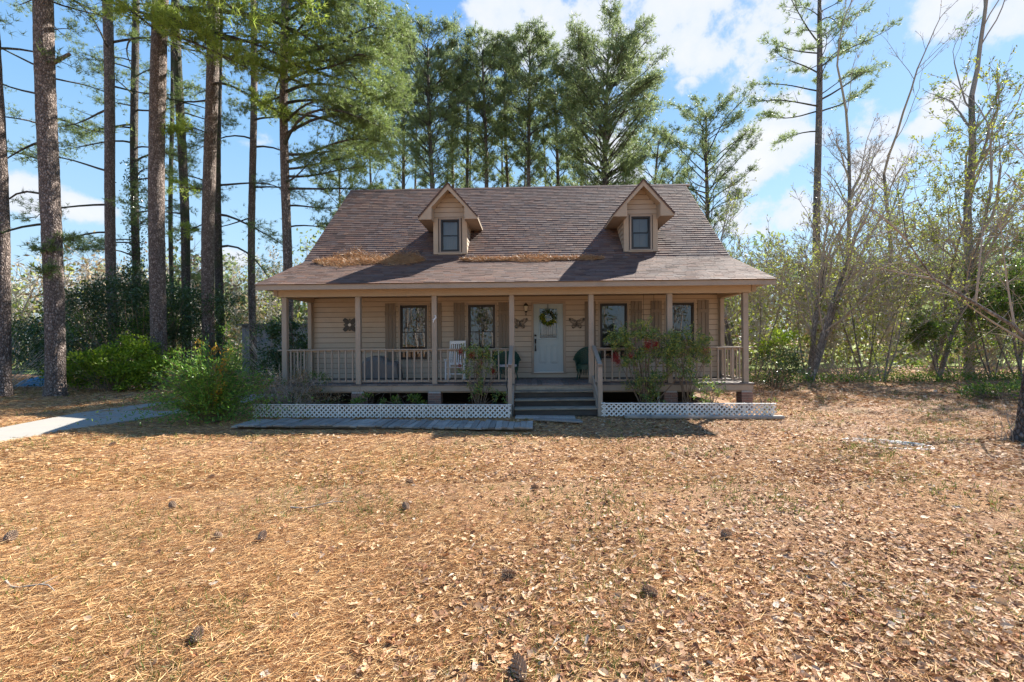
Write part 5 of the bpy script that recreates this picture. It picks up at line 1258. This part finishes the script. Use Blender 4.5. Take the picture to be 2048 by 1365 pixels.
cps=[(g_,11.4,21.5,.9,1.,'thin sapling cluster between porch corner and bare tree'),(g_,16.4,20.2,.85,2.,'thin sapling cluster right of the bare multi stemmed tree'),(g_,17.7,22.8,1.1,3.1,'taller sapling cluster before the slender pine trunk'),(g_,19.0,24.5,1.2,4.2,'sapling cluster behind the twin trunk tree'),(g_,22.2,21.0,.9,5.,'sapling cluster right of the twin trunk tree'),(g_,9.8,23.5,.9,.4,'sapling cluster directly behind the porch corner post'),
 (b_,14.3,29,1.3,4.,'bare tree behind the multi stemmed tree'),
 (h_,19.4,20.6,.55,1.,'low evergreen sapling at the foot of the twin trunk tree'),(h_,22.9,20.3,.9,2.5,'evergreen sapling with dark leaves at the middle right'),(h_,27.8,23.5,1.0,4,'evergreen sapling at the right edge of the thicket'),
 (c_,33,40,.9,1.,'tall thin tree far behind the vine hung tree')]
for src,x,y,s,rz,lab in cps: tree_copy(src,x,y,s,rz,lab)
# leaning tree just outside the right edge, long limb sweeping in
t=empty('leaning_tree',(12.6,10.4,0),0,'leaning grey limb sweeping in from the right edge','tree',GW)
b=B(); b.tube([(0,0,-.05),(.05,0,.6),(-.4,.0,1.35),(-1.0,.1,2.15),(-1.8,.2,2.7),(-2.7,.3,3.3),(-3.3,.3,4.2),(-3.5,.2,5.0)],[.085,.065,.05,.04,.032,.024,.016,.009],8); b.tube([(-.35,0,1.3),(.6,.1,2.6),(1.0,.1,4.5),(1.2,.1,6)],[.09,.07,.05,.02],7); b.obj('trunk',M['barkleaf'],t,smooth=True)
b=B(); mains=[((-1.0,.1,2.15),(-1.2,.2,4.6)),((-1.8,.2,2.7),(-1.5,.3,4.9)),((-1.4,.15,2.4),(-3.4,.5,3.9)),((-.7,.05,1.75),(-2.3,.5,3.2)),((-2.7,.3,3.3),(-4.0,.4,3.6)),((.8,.1,3.5),(-1.0,.3,5.8)),((1.0,.1,4.5),(-.8,.3,6.5)),((-.3,0,1.4),(-.6,0,3.2)),((-3.3,.3,4.2),(-4.2,.3,5.0))]
LP=[];LD=[]
for A,E in mains:
    A=np.array(A);E=np.array(E); m=(A+E)/2+rng.normal(size=3)*.15; tt=np.linspace(0,1,6)[:,None]; P=(1-tt)**2*A+2*tt*(1-tt)*m+tt*tt*E; b.tube(P,np.linspace(.026,.007,6),5,cap=False)
    f=rng.random(22)[:,None]; S=(1-f)**2*A+2*f*(1-f)*m+f*f*E; D=norm((E-A)*.5+rng.normal(size=(22,3))*.9); T=S+D*rng.uniform(.3,1.0,(22,1)); twigs(b,S,T,.006,.002)
    g=rng.random((50,1)); i=rng.integers(0,22,50); LP.append(S[i]+(T-S)[i]*g); LD.append(D[i]+rng.normal(size=(50,3)))
b.obj('branches',M['twig'],t); lf=B(); leaves(lf,np.concatenate(LP),np.concatenate(LD),.05,.025); lf.obj('crown',M['leafspring'],t)
t=empty('broadleaf_tree',(9.32,8.35,0),0,'dark narrow trunk cut by the right edge of the yard','tree',GW)
B().tube([(-.06,0,-.05),(.0,0,.25),(.06,0,.8),(.35,.1,1.8),(.6,.2,3.5),(.95,.2,5.2),(1.1,.3,6.8)],[.13,.075,.06,.055,.045,.03,.012],9).obj('trunk',M['barkdark'],t,smooth=True)
b=B(); A=np.array([[-.25,0,0.]]*8)+rng.normal(size=(8,3))*[.12,.08,0]; twigs(b,A,A+np.array([0,0,.7])+rng.normal(size=(8,3))*.15,.006,.002); b.obj('suckers',M['twig'],t)
b=B(); f=rng.random(40)[:,None]; A=np.array([.45,.15,2.6])+f*np.array([.6,.1,3.9]); D=norm(unit(40)+[0.25,0,.7]); E_=A+D*rng.uniform(.5,1.4,(40,1))*(1.2-f*.6); twigs(b,A,E_,.012,.003); g=rng.random((90,1)); i=rng.integers(0,40,90); A2=A[i]+(E_-A)[i]*g; twigs(b,A2,A2+norm(unit(90)+[0,0,.5])*.4,.005,.002); b.obj('branches',M['twig'],t)
b=B(); leaves(b,A2+norm(unit(90)+[0,0,.5])*.35,unit(90),.06,.03); b.obj('crown',M['leafspring'],t)
# undergrowth on the right
shrub('undergrowth',15.6,21.2,'yellow green undergrowth behind the bare multi stemmed tree','undergrowth',[(x,0,z,1.2,.8,.7,230,.12) for x,z in((-3.6,.7),(-2.2,1.4),(-.8,.8),(.6,1.6),(2.0,.9),(3.4,1.5),(-3,2.2),(1.2,2.3),(3.6,2.5))],'leafspring',60,2.4,4.2,stemmat='twig',r0=.014,tw=350)
shrub('undergrowth',21.8,22.4,'green undergrowth beneath the vine hung tree','undergrowth',[(x,0,z,1.3,.8,.7,250,.12) for x,z in((-3.6,.7),(-2.2,1.3),(-.8,2.4),(.6,2.9),(2.0,1.9),(3.4,1.3),(0,1.0),(1.8,3.2),(3.6,2.5))],'leafmid',60,2.6,4.2,stemmat='twig',r0=.014,tw=350)
shrub('fern_clump',15.0,14.2,'low green ferny clump at the edge of the right thicket','fern',[(0,0,.25,1.2,.6,.3,900,.09),(1.3,.4,.3,.9,.5,.3,600,.09)],'leafmid',30,.5,1.4,tw=60)
shrub('undergrowth',25.8,24.0,'leafy undergrowth at the far right of the thicket','undergrowth',[(x,0,z,1.4,.9,.8,300,.13) for x,z in((-3,1.0),(-1.2,1.9),(.8,1.2),(2.4,2.2),(1.2,3.2),(3.6,1.0),(-2.6,3.0))],'leafbright',50,2.8,4.0,stemmat='twig',r0=.016,tw=300)
# brush line of ground cover at the wood's edge
b=B(); n=9000; x=rng.uniform(8.5,34,n); y=19.2+ (x-12)*.02+np.abs(rng.normal(size=n))*2.2-np.clip((x-20)*.35,0,5)*rng.random(n); leaves(b,np.stack([x,y,np.abs(rng.normal(size=n))*.16],1),unit(n)+[0,0,.8],.10,.05)
o=b.obj('woodland_ground_cover',M['leafmid']); tag(o,'low green weeds along the edge of the right wood','ground cover',None,'stuff')

# ================================================================ FAR WOODS
def far_woods(name,xa,xb,ya,yb,n,label,hfun,green=.35,seed=1,pines=.3):
    rs=np.random.default_rng(seed); tk=B(); 
    t=empty(name,(0,0,0),0); 
    lfs={'leafspring':[], 'needlefar':[], 'leafdry':[]}; A=[];E=[];RA=[]
    for i in range(n):
        x=rs.uniform(xa,xb); y=rs.uniform(ya,yb); Hh=hfun(x,y)*rs.uniform(.7,1.05); r=Hh*.009
        tk.tube([(x,y,0),(x+rs.normal()*.4,y,Hh*.5),(x+rs.normal()*.8,y,Hh*.95)],[r,r*.7,r*.2],5,cap=False)
        k=60; z=rs.uniform(.25,1,k)*Hh; a=rs.random(k)*6.28; L=Hh*.16*rs.uniform(.4,1.2,k)*np.sqrt(np.clip(1.15-z/Hh,.05,1))
        P=np.stack([x+0*z,y+0*z,z],1); Q=P+np.stack([np.cos(a)*L,np.sin(a)*L,L*rs.uniform(.3,1.2,k)],1); A.append(P);E.append(Q);RA.append(np.full(k,.03))
        j=rs.integers(0,k,k*2); f=rs.random((len(j),1)); P2=P[j]+(Q-P)[j]*f; Q2=P2+norm(rs.normal(size=P2.shape)+[0,0,.6])*rs.uniform(.5,1.4,(len(j),1)); A.append(P2);E.append(Q2);RA.append(np.full(len(j),.024))
        isp=rs.random()<pines; kk='needlefar' if isp else ('leafspring' if rs.random()<green/(1-pines+1e-6) else 'leafdry'); q=260 if isp else 120
        m=rs.integers(0,len(P2),q); lfs[kk].append(Q2[m]*(1.)+rs.normal(size=(q,3))*.35)
    m=n*90; X=rs.uniform(xa,xb,m); Y_=rs.uniform(ya,min(yb,ya+14),m); Zz=np.abs(rs.normal(size=m))*2.0; lfs['leafspring'].append(np.stack([X,Y_,Zz],1)[:m//3]); lfs['leafdry'].append(np.stack([X,Y_,Zz*1.3],1)[m//3:])
    twigs(tk,np.concatenate(A),np.concatenate(E),np.concatenate(RA),.006)
    o=tk.obj(name,M['greytwig']); bpy.data.objects.remove(t); tag(o,label,'woods',None,'stuff')
    for kk,v in lfs.items():
        if not v: continue
        P=np.concatenate(v); b=B(); sz={'needlefar':.6,'leafspring':.42,'leafdry':.40}[kk]; leaves(b,P,unit(len(P))+[0,0,.4],sz*rng.uniform(.6,1.3,len(P)),sz*.5)
        o2=b.obj('woods_foliage',M[kk],o); tag(o2,kind='stuff')
    return o
far_woods('far_woods',-85,6,58,85,170,'distant greyish bare wood on the left horizon',lambda x,y:14 if x<-30 else 15.5,green=.3,seed=2,pines=.3)
far_woods('far_woods',8,60,44,62,65,'distant wood behind the right thicket',lambda x,y:11.5,green=.4,seed=4,pines=.3)
far_woods('far_woods',50,100,50,75,60,'taller distant wood at the far right',lambda x,y:19,green=.4,seed=6,pines=.5)
far_woods('mid_woods',10,38,28,42,50,'tangle of thin grey trunks inside the right wood',lambda x,y:6.5,green=.8,seed=9,pines=.1)
far_woods('mid_woods',-42,-9,32,48,60,'tangle of bare brush behind the left pines',lambda x,y:8.5 if x<-22 else 6,green=.35,seed=10,pines=.15)
far_woods('woods_across_the_road',-60,60,-60,-32,110,'bare wood across the road behind the photographer, mirrored in the windows',lambda x,y:17,green=.1,seed=14,pines=.4)

for o in bpy.data.objects:
    if o.parent and o.type=='MESH' and o.name.split('.')[0] in('stems','branches','canes','foliage','crown','suckers','ivy','orange_sprigs','inner_shade_foliage','pale_new_growth','green_leaves','bright_top','needles'): o['kind']='stuff'
print('TRIS',sum(sum(len(p.vertices)-2 for p in m.polygons) if len(m.polygons)<2000 else int(len(m.loops)-2*len(m.polygons)) for m in bpy.data.meshes))
